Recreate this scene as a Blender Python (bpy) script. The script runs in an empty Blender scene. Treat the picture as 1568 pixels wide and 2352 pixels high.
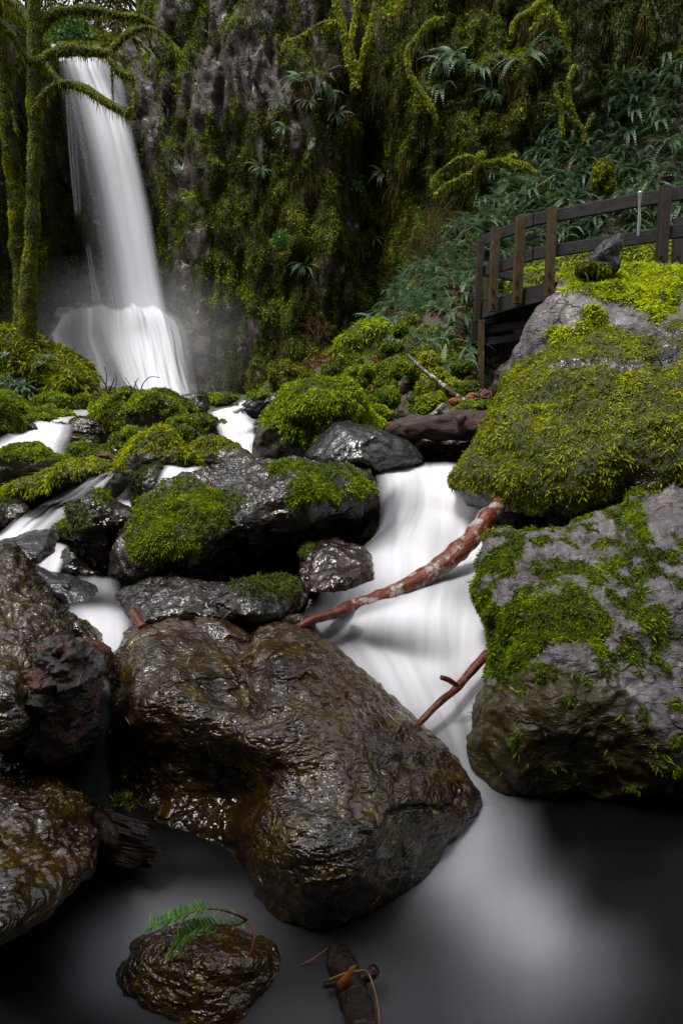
EXPOSURE = 1.18
import bpy, bmesh, math, random
import numpy as np
from mathutils import Vector
from mathutils.bvhtree import BVHTree
R = math.radians
SC = bpy.context.scene
COL = SC.collection
RNG = np.random.default_rng(7)
# ------------------------------------------------------------------ camera
CAMZ, F, PITCH = 1.4, 1306.0, R(12.77)
CP, SP = math.cos(PITCH), math.sin(PITCH)
cam_d = bpy.data.cameras.new('camera'); cam = bpy.data.objects.new('camera', cam_d); COL.objects.link(cam)
cam.location = (0, 0, CAMZ); cam.rotation_euler = (R(90) - PITCH, 0, 0)
cam_d.sensor_fit = 'VERTICAL'; cam_d.sensor_height = 36; cam_d.lens = 36 * F / 2352.0
cam_d.clip_start = 0.05; cam_d.clip_end = 500
SC.camera = cam

def ray(px, py):
    xc = (np.asarray(px, float) - 784) / F; yc = -(np.asarray(py, float) - 1176) / F
    return xc, CP + yc * SP, -SP + yc * CP
def at(px, py, Y):                      # a point seen at px,py standing Y metres in front
    x, y, z = ray(px, py); t = np.asarray(Y, float) / y
    return np.stack([x * t, y * t + 0 * t, CAMZ + z * t], -1)
def atz(px, py, zz):                    # a point on the level zz
    x, y, z = ray(px, py); t = (np.asarray(zz, float) - CAMZ) / z
    return np.stack([x * t, y * t, CAMZ + z * t], -1)
def topix(P):
    P = np.asarray(P, float); x = P[..., 0]; y = P[..., 1]; z = P[..., 2] - CAMZ
    d = y * CP - z * SP; u = y * SP + z * CP
    return 784 + F * x / d, 1176 - F * u / d

# ------------------------------------------------------------------ noise
_G = np.random.default_rng(3).normal(size=(1024, 3)); _G /= np.linalg.norm(_G, axis=1)[:, None]
def _h(i, j, k): return ((i * 73856093) ^ (j * 19349663) ^ (k * 83492791)) & 1023
def pnoise(P):
    P = np.asarray(P, float); I = np.floor(P).astype(np.int64); f = P - I
    u = f * f * f * (f * (f * 6 - 15) + 10); out = 0
    for a in (0, 1):
        wa = u[:, 0] if a else 1 - u[:, 0]
        for b in (0, 1):
            wb = u[:, 1] if b else 1 - u[:, 1]
            for c in (0, 1):
                wc = u[:, 2] if c else 1 - u[:, 2]
                g = _G[_h(I[:, 0] + a, I[:, 1] + b, I[:, 2] + c)]
                out = out + wa * wb * wc * ((f - (a, b, c)) * g).sum(1)
    return out * 1.5
def fbm(P, o=4, gain=.5):
    s = 0; a = 1; P = np.asarray(P, float)
    for k in range(o): s = s + a * pnoise(P * 2 ** k + 17.3 * k); a *= gain
    return s
def ridged(P, o=4, gain=.5):
    s = 0; a = 1; P = np.asarray(P, float)
    for k in range(o): s = s + a * (1 - 2 * np.abs(pnoise(P * 2 ** k + 9.1 * k))); a *= gain
    return s
def voro(P):                            # distances to the two nearest cell points and a random number of the cell
    P = np.asarray(P, float); I = np.floor(P).astype(np.int64)
    d1 = np.full(len(P), 9.); d2 = np.full(len(P), 9.); rid = np.zeros(len(P), np.int64)
    for a in (-1, 0, 1):
        for b in (-1, 0, 1):
            for c in (-1, 0, 1):
                h = _h(I[:, 0] + a, I[:, 1] + b, I[:, 2] + c)
                q = I + (a, b, c) + .5 + .45 * _G[h]
                d = np.linalg.norm(P - q, axis=1)
                n = d < d1
                d2 = np.where(n, d1, np.minimum(d2, d)); rid = np.where(n, h, rid); d1 = np.where(n, d, d1)
    return d1, d2, (rid * 0.6180339) % 1
def sstep(a, b, x): t = np.clip((x - a) / (b - a), 0, 1); return t * t * (3 - 2 * t)

def tps(ctrl):                          # thin plate spline through (x, y, value)
    C = np.array(ctrl, float); X = C[:, :2] / 500; n = len(X)
    def U(r2): return np.where(r2 > 1e-12, r2 * np.log(np.maximum(r2, 1e-12)), 0)
    K = U(((X[:, None] - X[None]) ** 2).sum(-1)) + np.eye(n) * 1e-4
    A = np.zeros((n + 3, n + 3)); A[:n, :n] = K; A[:n, n] = 1; A[:n, n + 1:] = X; A[n, :n] = 1; A[n + 1:, :n] = X.T
    w = np.linalg.solve(A, np.r_[C[:, 2], 0, 0, 0])
    def f(x, y):
        Q = np.stack([np.asarray(x, float), np.asarray(y, float)], -1) / 500
        o = np.empty(len(Q))
        for s in range(0, len(Q), 20000):
            q = Q[s:s + 20000]
            o[s:s + 20000] = U(((q[:, None] - X[None]) ** 2).sum(-1)) @ w[:n] + w[n] + q @ w[n + 1:]
        return o
    return f

# ------------------------------------------------------------------ meshes
def make_mesh(name, V, faces, attrs=None, mat=None, smooth=True):
    """faces: list of int arrays (k,4) / (k,3)"""
    V = np.ascontiguousarray(V, np.float32); me = bpy.data.meshes.new(name)
    faces = [np.asarray(f, np.int32) for f in faces if len(f)]
    me.vertices.add(len(V)); me.vertices.foreach_set('co', V.ravel())
    nl = sum(f.size for f in faces); npoly = sum(len(f) for f in faces)
    me.loops.add(nl); me.polygons.add(npoly)
    me.loops.foreach_set('vertex_index', np.concatenate([f.ravel() for f in faces]))
    tot = np.concatenate([np.full(len(f), f.shape[1], np.int32) for f in faces])
    me.polygons.foreach_set('loop_start', np.r_[0, np.cumsum(tot)[:-1]].astype(np.int32))
    me.polygons.foreach_set('use_smooth', np.full(npoly, smooth))
    for k, v in (attrs or {}).items():
        a = me.attributes.new(k, 'FLOAT', 'POINT'); a.data.foreach_set('value', np.ascontiguousarray(v, np.float32))
    me.update(calc_edges=True)
    if mat: me.materials.append(mat)
    return me
def obj(name, me, parent=None, loc=None):
    o = bpy.data.objects.new(name, me); COL.objects.link(o)
    if parent is not None: o.parent = parent
    if loc is not None: o.location = loc
    return o
def tag(o, label=None, cat=None, group=None, kind=None):
    for k, v in (('label', label), ('category', cat), ('group', group), ('kind', kind)):
        if v: o[k] = v
    return o
def empty(name, loc, label, cat, group=None):
    o = bpy.data.objects.new(name, None); COL.objects.link(o); o.location = loc; o.empty_display_size = .1
    return tag(o, label, cat, group)
def vnormals(V, faces):
    N = np.zeros_like(V)
    for f in faces:
        if not len(f): continue
        n = np.cross(V[f[:, 2]] - V[f[:, 0]], V[f[:, -1]] - V[f[:, 1]]) if f.shape[1] == 4 else np.cross(V[f[:, 1]] - V[f[:, 0]], V[f[:, 2]] - V[f[:, 0]])
        for k in range(f.shape[1]): np.add.at(N, f[:, k], n)
    return N / np.maximum(np.linalg.norm(N, axis=1), 1e-9)[:, None]

_CS = {}
def cubesphere(n):
    if n in _CS: return _CS[n]
    g = np.tan((np.linspace(-1, 1, n + 1)) * math.pi / 4); A, B = np.meshgrid(g, g, indexing='ij'); A = A.ravel(); B = B.ravel(); O = np.ones_like(A)
    Vs = []; Fs = []; i = np.arange(n); I, J = np.meshgrid(i, i, indexing='ij'); b = (I * (n + 1) + J).ravel()
    q = np.stack([b, b + n + 1, b + n + 2, b + 1], 1)
    for k, P in enumerate(((O, A, B), (-O, B, A), (B, O, A), (A, -O, B), (A, B, O), (B, A, -O))):
        Vs.append(np.stack(P, 1)); Fs.append(q + k * (n + 1) ** 2)
    V = np.concatenate(Vs); Fq = np.concatenate(Fs)
    key = np.round(V * 1e5).astype(np.int64); _, first, inv = np.unique(key, axis=0, return_index=True, return_inverse=True)
    V = V[first]; Fq = inv.ravel()[Fq]; V = V / np.linalg.norm(V, axis=1)[:, None]
    _CS[n] = (V, Fq); return _CS[n]

def catmull(P, per=8, closed=False):
    P = np.asarray(P, float); n = len(P); out = []
    rng = range(n) if closed else range(n - 1)
    for i in rng:
        if closed: a, b, c, d = P[i - 1], P[i], P[(i + 1) % n], P[(i + 2) % n]
        else:
            b, c = P[i], P[i + 1]; a = P[i - 1] if i else 2 * b - c; d = P[i + 2] if i + 2 < n else 2 * c - b
        t = (np.arange(per) / per)[:, None]
        out.append(.5 * ((2 * b) + (c - a) * t + (2 * a - 5 * b + 4 * c - d) * t ** 2 + (3 * b - a - 3 * c + d) * t ** 3))
    if not closed: out.append(P[-1:])
    return np.concatenate(out)
def resample(P, x):                     # Catmull-Rom along axis 0 at fractional indices
    n = len(P); i = np.clip(np.floor(x).astype(int), 0, n - 2); t = (x - i).reshape((-1,) + (1,) * (P.ndim - 1))
    b = P[i]; c = P[i + 1]; a = np.where((i > 0).reshape(t.shape), P[np.maximum(i - 1, 0)], 2 * b - c); d = np.where((i + 2 < n).reshape(t.shape), P[np.minimum(i + 2, n - 1)], 2 * c - b)
    return .5 * (2 * b + (c - a) * t + (2 * a - 5 * b + 4 * c - d) * t ** 2 + (3 * b - a - 3 * c + d) * t ** 3)
def net(C, nr, nc):                     # smooth grid through a control net C[r][c][k]
    C = np.asarray(C, float)
    A = resample(C, np.linspace(0, C.shape[0] - 1, nr)); A = resample(A.transpose(1, 0, 2), np.linspace(0, C.shape[1] - 1, nc)).transpose(1, 0, 2)
    return A
def gridfaces(nr, nc):
    I, J = np.meshgrid(np.arange(nr - 1), np.arange(nc - 1), indexing='ij'); b = (I * nc + J).ravel()
    return np.stack([b, b + nc, b + nc + 1, b + 1], 1)

# ------------------------------------------------------------------ materials
def newmat(name):
    m = bpy.data.materials.new(name); m.use_nodes = True; nt = m.node_tree; nt.nodes.clear(); return m, nt
def nd(nt, typ, ins=None, **props):
    n = nt.nodes.new(typ)
    for k, v in props.items(): setattr(n, k, v)
    for k, v in (ins or {}).items():
        s = n.inputs[k]
        if isinstance(v, bpy.types.NodeSocket): nt.links.new(v, s)
        else: s.default_value = v
    return n
def c4(c): return (c[0], c[1], c[2], 1)
def ramp(nt, fac, stops, interp='LINEAR'):
    n = nd(nt, 'ShaderNodeValToRGB', {'Fac': fac}); e = n.color_ramp.elements; n.color_ramp.interpolation = interp
    while len(e) < len(stops): e.new(.5)
    for i, (p, c) in enumerate(stops): e[i].position = p; e[i].color = c4(c) if hasattr(c, '__len__') else (c, c, c, 1)
    return n.outputs[0]
def mixc(nt, fac, a, b, mode='MIX'):
    n = nd(nt, 'ShaderNodeMix', None, data_type='RGBA', blend_type=mode)
    for s, v in ((n.inputs[0], fac), (n.inputs[6], a), (n.inputs[7], b)):
        if isinstance(v, bpy.types.NodeSocket): nt.links.new(v, s)
        elif s.type == 'RGBA': s.default_value = c4(v)
        else: s.default_value = v
    return n.outputs[2]
def mth(nt, op, a, b=0., c=0., clamp=False):
    n = nt.nodes.new('ShaderNodeMath'); n.operation = op; n.use_clamp = clamp
    for s, v in zip(n.inputs, (a, b, c)):
        if isinstance(v, bpy.types.NodeSocket): nt.links.new(v, s)
        else: s.default_value = v
    return n.outputs[0]
def noise(nt, vec, scale, detail=4, rough=.55, dist=0.):
    return nd(nt, 'ShaderNodeTexNoise', {'Vector': vec, 'Scale': scale, 'Detail': detail, 'Roughness': rough, 'Distortion': dist}).outputs['Fac']
def attr(nt, name): return nd(nt, 'ShaderNodeAttribute', attribute_name=name).outputs['Fac']
def pos(nt, scale=(1, 1, 1)):
    p = nd(nt, 'ShaderNodeNewGeometry').outputs['Position']
    return nd(nt, 'ShaderNodeMapping', {'Vector': p, 'Scale': scale}).outputs[0] if scale != (1, 1, 1) else p
def out(nt, sh, vol=None):
    o = nd(nt, 'ShaderNodeOutputMaterial')
    if sh is not None: nt.links.new(sh, o.inputs['Surface'])
    if vol is not None: nt.links.new(vol, o.inputs['Volume'])

def rock_mat(name, a, b, algae=(.05, .045, .008), algae_amt=.3, lichen=(.4, .4, .3), lichen_amt=0., rough=(.15, .5), bump=.6, mossc=(.05, .058, .004), bscale=1., spec=.5, fine=1., coat=0., lscale=9.):
    m, nt = newmat(name); p = pos(nt)
    n1 = noise(nt, p, 2.6, 8, .6, .4); n2 = noise(nt, p, 22, 8, .65); n3 = noise(nt, p, 7, 9, .7, .3); n4 = noise(nt, p, 95, 4, .6)
    col = mixc(nt, ramp(nt, n1, [(.35, 0), (.65, 1)]), a, b)
    col = mixc(nt, ramp(nt, n2, [(.35, .55), (.7, 0)]), col, tuple(x * .35 for x in a))
    alg = ramp(nt, mth(nt, 'ADD', mth(nt, 'MULTIPLY', n3, .7), mth(nt, 'MULTIPLY', n2, .3)), [(.62 - .32 * algae_amt, 0), (.7 - .25 * algae_amt, 1)])
    col = mixc(nt, alg, col, mixc(nt, n2, algae, tuple(x * .25 for x in algae)))
    sp = noise(nt, p, 48, 3, .5)
    col = mixc(nt, ramp(nt, sp, [(.6, 0), (.68, .9 * min(1, algae_amt * 2))]) if algae_amt < .2 else mth(nt, 'MULTIPLY', ramp(nt, sp, [(.6, 0), (.68, .8)]), ramp(nt, n3, [(.5, 0), (.62, 1)])), col, tuple(x * 2.8 for x in algae))
    if lichen_amt:
        l1 = noise(nt, p, lscale, 7, .66, .6); lm = ramp(nt, l1, [(.66 - .2 * lichen_amt, 0), (.69 - .2 * lichen_amt, 1)])
        col = mixc(nt, lm, col, mixc(nt, n2, lichen, tuple(x * .6 for x in lichen)))
    st = ramp(nt, mth(nt, 'ADD', attr(nt, 'stain'), mth(nt, 'MULTIPLY', mth(nt, 'SUBTRACT', n3, .5), 1.2)), [(.35, 0), (.6, 1)])
    col = mixc(nt, st, col, mixc(nt, n2, (.055, .042, .008), (.02, .013, .004)))
    ms = attr(nt, 'moss')
    mm = ramp(nt, ms, [(.25, 0), (.6, 1)])
    col = mixc(nt, mm, col, mixc(nt, n2, mossc, tuple(x * .3 for x in mossc)))
    rg = ramp(nt, mth(nt, 'ADD', mth(nt, 'MULTIPLY', n3, .6), mth(nt, 'MULTIPLY', n4, .4)), [(.3, rough[0]), (.7, rough[1])])
    rg = mth(nt, 'MAXIMUM', rg, mth(nt, 'MULTIPLY', mm, .85))
    pv = pos(nt, (1, 1.2, 1.7)); pw = pos(nt, (1, 1.5, 2.4))
    bh = mth(nt, 'ADD', mth(nt, 'MULTIPLY', noise(nt, pv, 9 * bscale, 5, .5, .4), .5), mth(nt, 'MULTIPLY', noise(nt, pw, 30 * bscale, 3, .5, .6), .65))
    bh = mth(nt, 'ADD', bh, mth(nt, 'MULTIPLY', noise(nt, pw, 60 * bscale, 2, .5), .22 * fine))
    bh = mth(nt, 'MULTIPLY', bh, ramp(nt, noise(nt, p, 3.3, 3), [(.36, .35), (.62, 1.25)]))
    vc = nd(nt, 'ShaderNodeTexVoronoi', {'Vector': nd(nt, 'ShaderNodeVectorMath', {0: pv, 1: nd(nt, 'ShaderNodeTexNoise', {'Vector': p, 'Scale': 4., 'Detail': 3.}).outputs['Color']}, operation='ADD').outputs[0], 'Scale': 1.5 * bscale}, feature='DISTANCE_TO_EDGE').outputs[0]
    bh = mth(nt, 'SUBTRACT', bh, mth(nt, 'MULTIPLY', ramp(nt, vc, [(0, .8), (.025, 0)]), ramp(nt, noise(nt, p, 2.2, 2), [(.5, 0), (.6, 1)])))
    bp = nd(nt, 'ShaderNodeBump', {'Height': bh, 'Strength': bump, 'Distance': .016 / bscale ** .7}).outputs[0]
    bs = nd(nt, 'ShaderNodeBsdfPrincipled', {'Base Color': col, 'Roughness': rg, 'Normal': bp, 'Specular IOR Level': spec, 'Coat Weight': mth(nt, 'MULTIPLY', ramp(nt, n1, [(.4, .15), (.6, 1)]), mth(nt, 'MULTIPLY', mth(nt, 'SUBTRACT', 1., mm), coat)), 'Coat Roughness': .05, 'Coat Normal': bp}).outputs[0]
    out(nt, bs); return m
def moss_mat(name, stops, rough=.6, spec=.06):
    m, nt = newmat(name); t = attr(nt, 'tint')
    col = ramp(nt, t, stops)
    bs = nd(nt, 'ShaderNodeBsdfPrincipled', {'Base Color': col, 'Roughness': rough, 'Specular IOR Level': spec}).outputs[0]
    tr = nd(nt, 'ShaderNodeBsdfTranslucent', {'Color': col}).outputs[0]
    out(nt, nd(nt, 'ShaderNodeMixShader', {0: .3, 1: bs, 2: tr}).outputs[0]); return m
def wood_mat(name, a, b, patch=None, patch_amt=.5, rough=(.25, .6), bump=.8, grain=(26, 3)):
    m, nt = newmat(name)
    v = nd(nt, 'ShaderNodeCombineXYZ', {'X': mth(nt, 'MULTIPLY', attr(nt, 'fu'), grain[0]), 'Y': mth(nt, 'MULTIPLY', attr(nt, 'fv'), grain[1]), 'Z': 0.}).outputs[0]
    p = pos(nt)
    g = noise(nt, v, 4, 8, .65, .6); n2 = noise(nt, p, 14, 7, .65); n3 = noise(nt, p, 55, 4, .6)
    col = mixc(nt, ramp(nt, g, [(.35, 0), (.65, 1)]), a, b)
    col = mixc(nt, ramp(nt, n3, [(.3, .6), (.6, 0)]), col, tuple(x * .3 for x in a))
    if patch: col = mixc(nt, ramp(nt, n2, [(.66 - .3 * patch_amt, 0), (.7 - .3 * patch_amt, 1)]), col, mixc(nt, n3, patch, tuple(x * .5 for x in patch)))
    col = mixc(nt, ramp(nt, attr(nt, 'moss'), [(.3, 0), (.6, 1)]), col, (.03, .036, .006))
    bh = mth(nt, 'ADD', g, mth(nt, 'MULTIPLY', n3, .4))
    bp = nd(nt, 'ShaderNodeBump', {'Height': bh, 'Strength': bump, 'Distance': .012}).outputs[0]
    rg = ramp(nt, n2, [(.3, rough[0]), (.7, rough[1])])
    out(nt, nd(nt, 'ShaderNodeBsdfPrincipled', {'Base Color': col, 'Roughness': rg, 'Normal': bp}).outputs[0]); return m
def plain_mat(name, c, rough=.5, metallic=0.):
    m, nt = newmat(name); n = noise(nt, pos(nt), 30, 5)
    col = mixc(nt, n, tuple(x * .6 for x in c), tuple(x * 1.3 for x in c))
    out(nt, nd(nt, 'ShaderNodeBsdfPrincipled', {'Base Color': col, 'Roughness': rough, 'Metallic': metallic}).outputs[0]); return m
def water_mat(name, clear=(.005, .005, .006), streak=.5, sx=14., sy=1.2, foamc=(.54, .53, .57)):
    m, nt = newmat(name)
    fu, fv, fo, al = attr(nt, 'fu'), attr(nt, 'fv'), attr(nt, 'foam'), attr(nt, 'alpha')
    v = nd(nt, 'ShaderNodeCombineXYZ', {'X': mth(nt, 'MULTIPLY', fu, sx), 'Y': mth(nt, 'MULTIPLY', fv, sy)}).outputs[0]
    s = mth(nt, 'ADD', mth(nt, 'MULTIPLY', noise(nt, v, .32, 2, .5, .3), .5), mth(nt, 'MULTIPLY', noise(nt, v, 1.2, 4, .55, .25), .5))
    s = mth(nt, 'MULTIPLY', mth(nt, 'SUBTRACT', s, .5), streak * 2)
    w = mth(nt, 'MULTIPLY', fo, mth(nt, 'SUBTRACT', 1., mth(nt, 'MULTIPLY', fo, .4)))      # streaks show most where foam is half
    f = mth(nt, 'ADD', fo, mth(nt, 'MULTIPLY', mth(nt, 'MULTIPLY', s, w), 3.2), clamp=True)
    col = mixc(nt, f, clear, foamc)
    bs = nd(nt, 'ShaderNodeBsdfPrincipled', {'Base Color': col, 'Roughness': ramp(nt, f, [(0, .25), (.6, .75)]), 'Specular IOR Level': ramp(nt, f, [(0, .09), (.5, .04)])}).outputs[0]
    a2 = mth(nt, 'MULTIPLY', al, mth(nt, 'ADD', 1., mth(nt, 'MULTIPLY', s, mth(nt, 'MULTIPLY', mth(nt, 'SUBTRACT', 1., al), 2.6))), clamp=True)
    tr = nd(nt, 'ShaderNodeBsdfTransparent').outputs[0]
    out(nt, nd(nt, 'ShaderNodeMixShader', {0: a2, 1: tr, 2: bs}).outputs[0]); return m

# ------------------------------------------------------------------ blades (moss, leaves, grass)
def blades(name, B, Dr, L, W, tint, mat, parent=None, droop=.4, loc=None, side=None, lift=None):
    n = len(B); r = RNG.normal(size=(n, 3)); 
    S = np.cross(Dr, r if side is None else side); S /= np.maximum(np.linalg.norm(S, axis=1), 1e-6)[:, None]
    L = np.broadcast_to(np.asarray(L, float), (n,))[:, None]; W = np.broadcast_to(np.asarray(W, float), (n,))[:, None]
    D2 = Dr + np.array([0, 0, -1.]) * np.broadcast_to(np.asarray(droop, float), (n,))[:, None]; D2 /= np.linalg.norm(D2, axis=1)[:, None]
    M = B + Dr * L * .5; T = M + D2 * L * .5
    V = np.stack([B - S * W * .35, B + S * W * .35, M + S * W * .5, M - S * W * .5, T], 1).reshape(-1, 3)
    k = np.arange(n)[:, None] * 5
    me = make_mesh(name, V, [k + [0, 1, 2, 3], k + [3, 2, 4]], {'tint': np.repeat(tint, 5)}, mat, smooth=False)
    return obj(name, me, parent)
def scatter(V, Fq, weight, n, Nv=None):
    """n random points on quads with per-vertex weight"""
    a = V[Fq]; ar = .5 * np.linalg.norm(np.cross(a[:, 2] - a[:, 0], a[:, 3] - a[:, 1]), axis=1)
    w = weight[Fq].mean(1) * ar; s = w.sum()
    if s <= 0: return np.zeros((0, 3)), np.zeros((0, 3)), np.zeros(0, int)
    f = RNG.choice(len(Fq), n, p=w / s); u = RNG.random((n, 1)); v = RNG.random((n, 1)); q = a[f]
    P = (q[:, 0] * (1 - u) + q[:, 1] * u) * (1 - v) + (q[:, 3] * (1 - u) + q[:, 2] * u) * v
    if Nv is None: Nv = vnormals(V, [Fq])
    N = Nv[Fq[f]].mean(1); N /= np.maximum(np.linalg.norm(N, axis=1), 1e-6)[:, None]
    return P, N, f
def moss_on(V, Fq, Nv, mask, parent, mat, L=.03, W=.007, cov=2.5, hang=.5, up=.5, spread=.8, tone=0., maxn=70000, name='moss', clump=6., base=None, side_cull=True):
    w = np.where(mask > .25, mask, 0)
    if side_cull:
        view = V - np.array([0, 0, CAMZ]); view /= np.linalg.norm(view, axis=1)[:, None]
        w = np.where((Nv * view).sum(1) < .35, w, 0)
    a = V[Fq]; A = (.5 * np.linalg.norm(np.cross(a[:, 2] - a[:, 0], a[:, 3] - a[:, 1]), axis=1) * w[Fq].mean(1)).sum()
    n = int(min(maxn, cov * A / (L * W)))
    if n < 4: return None
    P, N, f = scatter(V, Fq, w, n, Nv)
    c1 = fbm(P * clump, 3); c2 = pnoise(P * clump * 4)
    D = N * up + RNG.normal(size=(n, 3)) * spread * .5 + np.array([0, 0, -hang]); 
    d = (D * N).sum(1); D = D + N * np.maximum(.12 - d, 0)[:, None]; D /= np.linalg.norm(D, axis=1)[:, None]
    P = P + N * (np.maximum(0, c1 + .3) * L * .35 - L * .1)[:, None]
    tint = np.clip(.53 + .28 * c1 + .18 * c2 + RNG.normal(size=n) * .13 + tone, 0, 1)
    ll = L * RNG.uniform(.5, 1.35, n) * (1 + .5 * c2)
    o0 = np.zeros(3) if base is None else base
    return blades(name, P - o0, D, ll, W * RNG.uniform(.7, 1.4, n), tint, mat, parent, droop=hang)

# ------------------------------------------------------------------ boulders
SURF = []                               # (V, F) of what things can lie on
def polar(outline, c, per=6):
    Q = catmull(outline, per, True) - c; th = np.arctan2(Q[:, 1], Q[:, 0]); r = np.hypot(Q[:, 0], Q[:, 1])
    T = np.linspace(-math.pi, math.pi, 1441); best = np.zeros(1441)
    A, B = Q, np.roll(Q, -1, 0)
    dx, dy = np.cos(T), np.sin(T)
    for a, b in zip(A, B):
        e = b - a; den = dx * e[1] - dy * e[0]
        with np.errstate(divide='ignore', invalid='ignore'):
            t = (a[0] * e[1] - a[1] * e[0]) / den; s = (a[0] * dy - a[1] * dx) / den
        ok = (t > 0) & (s >= -1e-6) & (s <= 1 + 1e-6) & (np.abs(den) > 1e-9)
        best = np.where(ok & (t > best), t, best)
    return T, best
def boulder(label, outline, Y, T=None, mat=None, moss=None, n=24, ctrl=None, amp=.04, freq=1., rough=.5, tilt=0., cat='boulder', name='boulder', group=None, k=2.6, facets=5, seed=0, Tb=None, roll=.08, crack=0., stain=(), grooves=(), surf=False, c=None, fold=0., sink=0.):
    """a boulder whose outline in the view is `outline` (px) at Y metres, T metres deep to the front, Tb to the back"""
    O = np.array(outline, float); rr = np.random.default_rng(seed + 11)
    c = np.array(c, float) if c is not None else np.array([(O[:, 0].min() + O[:, 0].max()) / 2, (O[:, 1].min() + O[:, 1].max()) / 2]) * .5 + O.mean(0) * .5
    S, Fq = cubesphere(n); Fq = Fq[:, ::-1]; th_t, r_t = polar(O, c)
    q = S.copy()                        # x right, y down the picture, z towards the viewer
    for i in range(facets):
        nn = rr.normal(size=3); nn[2] = abs(nn[2]) + .5; nn /= np.linalg.norm(nn); d = rr.uniform(.8, .93)
        q -= np.maximum(q @ nn - d, 0)[:, None] * nn * .92
    rho = np.hypot(q[:, 0], q[:, 1]); w = q[:, 2]; den = (rho ** k + np.abs(w) ** k) ** (1 / k) / np.maximum(np.linalg.norm(q, axis=1), 1e-9) * 1.0
    qn = np.linalg.norm(q, axis=1); s = rho / ((rho / qn) ** k + (np.abs(w) / qn) ** k) ** (1 / k); dep = w / ((rho / qn) ** k + (np.abs(w) / qn) ** k) ** (1 / k)
    th = np.arctan2(q[:, 1], q[:, 0]); rad = np.interp(th, th_t, r_t)
    px = c[0] + rad * s * np.cos(th); py = c[1] + rad * s * np.sin(th)
    size = math.sqrt(max(1., abs(np.sum(O[:, 0] * np.roll(O[:, 1], -1) - O[:, 1] * np.roll(O[:, 0], -1))) / 2)) * Y / F
    if T is None: T = size * .5
    if Tb is None: Tb = T * 1.1
    if ctrl is not None:
        f = tps(ctrl); Yf = f(px, py); s_ = np.clip(s, 0, 1)
        YY = Yf + roll * (1 - np.sqrt(np.maximum(0, 1 - s_ ** 5)))
        YY = np.where(dep < 0, Yf + roll - dep * Tb, YY)
    else:
        YY = Y - np.where(dep > 0, dep * T, dep * Tb) - tilt * (py - c[1]) / 100.
    V = at(px, py, YY); N = vnormals(V, [Fq])
    ctr = V.mean(0); N *= np.sign(((V - ctr) * N).sum(1).mean()) or 1
    off = rr.uniform(-50, 50, 3)
    fr = freq / max(size, .08)
    d = amp * size * (1.2 * fbm(V * fr * 1.6 + off, 3) + .7 * (ridged(V * fr * 3 + off, 3) - .6)) + rough * .007 * min(1, size * 2) * fbm(V * 16 + off, 4, .55)
    if crack:
        a1, a2, rid = voro((V + .05 * np.stack([pnoise(V * 5 + off), pnoise(V * 5 + 9), pnoise(V * 5 - 7)], 1)) * crack + off); d = d + (rid - .5) * amp * size * 1.2 - .5 * amp * size * np.exp(-((a2 - a1) / .06) ** 2)
    if fold:
        d = d + fold * fbm(np.stack([V[:, 0] * 9 + V[:, 2] * 8, V[:, 1] * 9, V[:, 2] * 26 - V[:, 0] * 7], 1) + off, 4, .55)
    for pl, gw, gd in grooves:
        pl = catmull(np.array(pl, float), 6); dm = np.full(len(V), 1e9)
        for p0, p1 in zip(pl[:-1], pl[1:]):
            e = p1 - p0; t = np.clip(((px - p0[0]) * e[0] + (py - p0[1]) * e[1]) / (e @ e), 0, 1); dm = np.minimum(dm, np.hypot(px - p0[0] - t * e[0], py - p0[1] - t * e[1]))
        d = d - gd * np.exp(-(dm / gw) ** 2) * (dep > 0)
    V = V + N * d[:, None]
    N = vnormals(V, [Fq]); N *= np.sign(((V - ctr) * N).sum(1).mean()) or 1
    mask = np.zeros(len(V))
    if moss:
        mv = moss.get('b', .2) + moss.get('up', .5) * N[:, 2] + moss.get('noise', .55) * fbm(V * moss.get('f', 4.) + off, 4)
        for (x, y, rx, ry, val) in moss.get('paint', ()):
            mv = mv + val * np.exp(-((px - x) / rx) ** 2 - ((py - y) / ry) ** 2)
        mask = sstep(0, .35, mv)
    base = np.array([ctr[0], ctr[1], V[:, 2].min()])
    if moss:
        th_ = moss.get('th', max(.012, Y / F * 2.3 * 2.2)); V = V + N * (th_ * mask * (.7 + 1.1 * fbm(V * min(14., .14 / th_ * 1.6) + off, 3)))[:, None]; N = vnormals(V, [Fq]); N *= np.sign(((V - ctr) * N).sum(1).mean()) or 1
    sv = np.zeros(len(V))
    for (x, y, rx, ry, val) in stain: sv = sv + val * np.exp(-((px - x) / rx) ** 2 - ((py - y) / ry) ** 2)
    me = make_mesh(name, V - base, [Fq], {'moss': mask, 'stain': sv}, mat)
    o = obj(name, me, None, base); tag(o, label, cat, group)
    if surf: SURF.append((V, Fq))
    if moss:
        kw = {k_: moss[k_] for k_ in ('L', 'W', 'cov', 'hang', 'up2', 'spread', 'tone', 'maxn', 'clump') if k_ in moss}
        if 'up2' in kw: kw['up'] = kw.pop('up2')
        ps = Y / F * 2.3                # metres per picture pixel there
        kw.setdefault('L', max(.014, ps * 2.0)); kw.setdefault('W', max(.005, ps * 1.0)); kw.setdefault('cov', 2.6)
        moss_on(V, Fq, N, mask, o, moss.get('mat', M['moss_green']), base=base, **kw)
    return o

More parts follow.
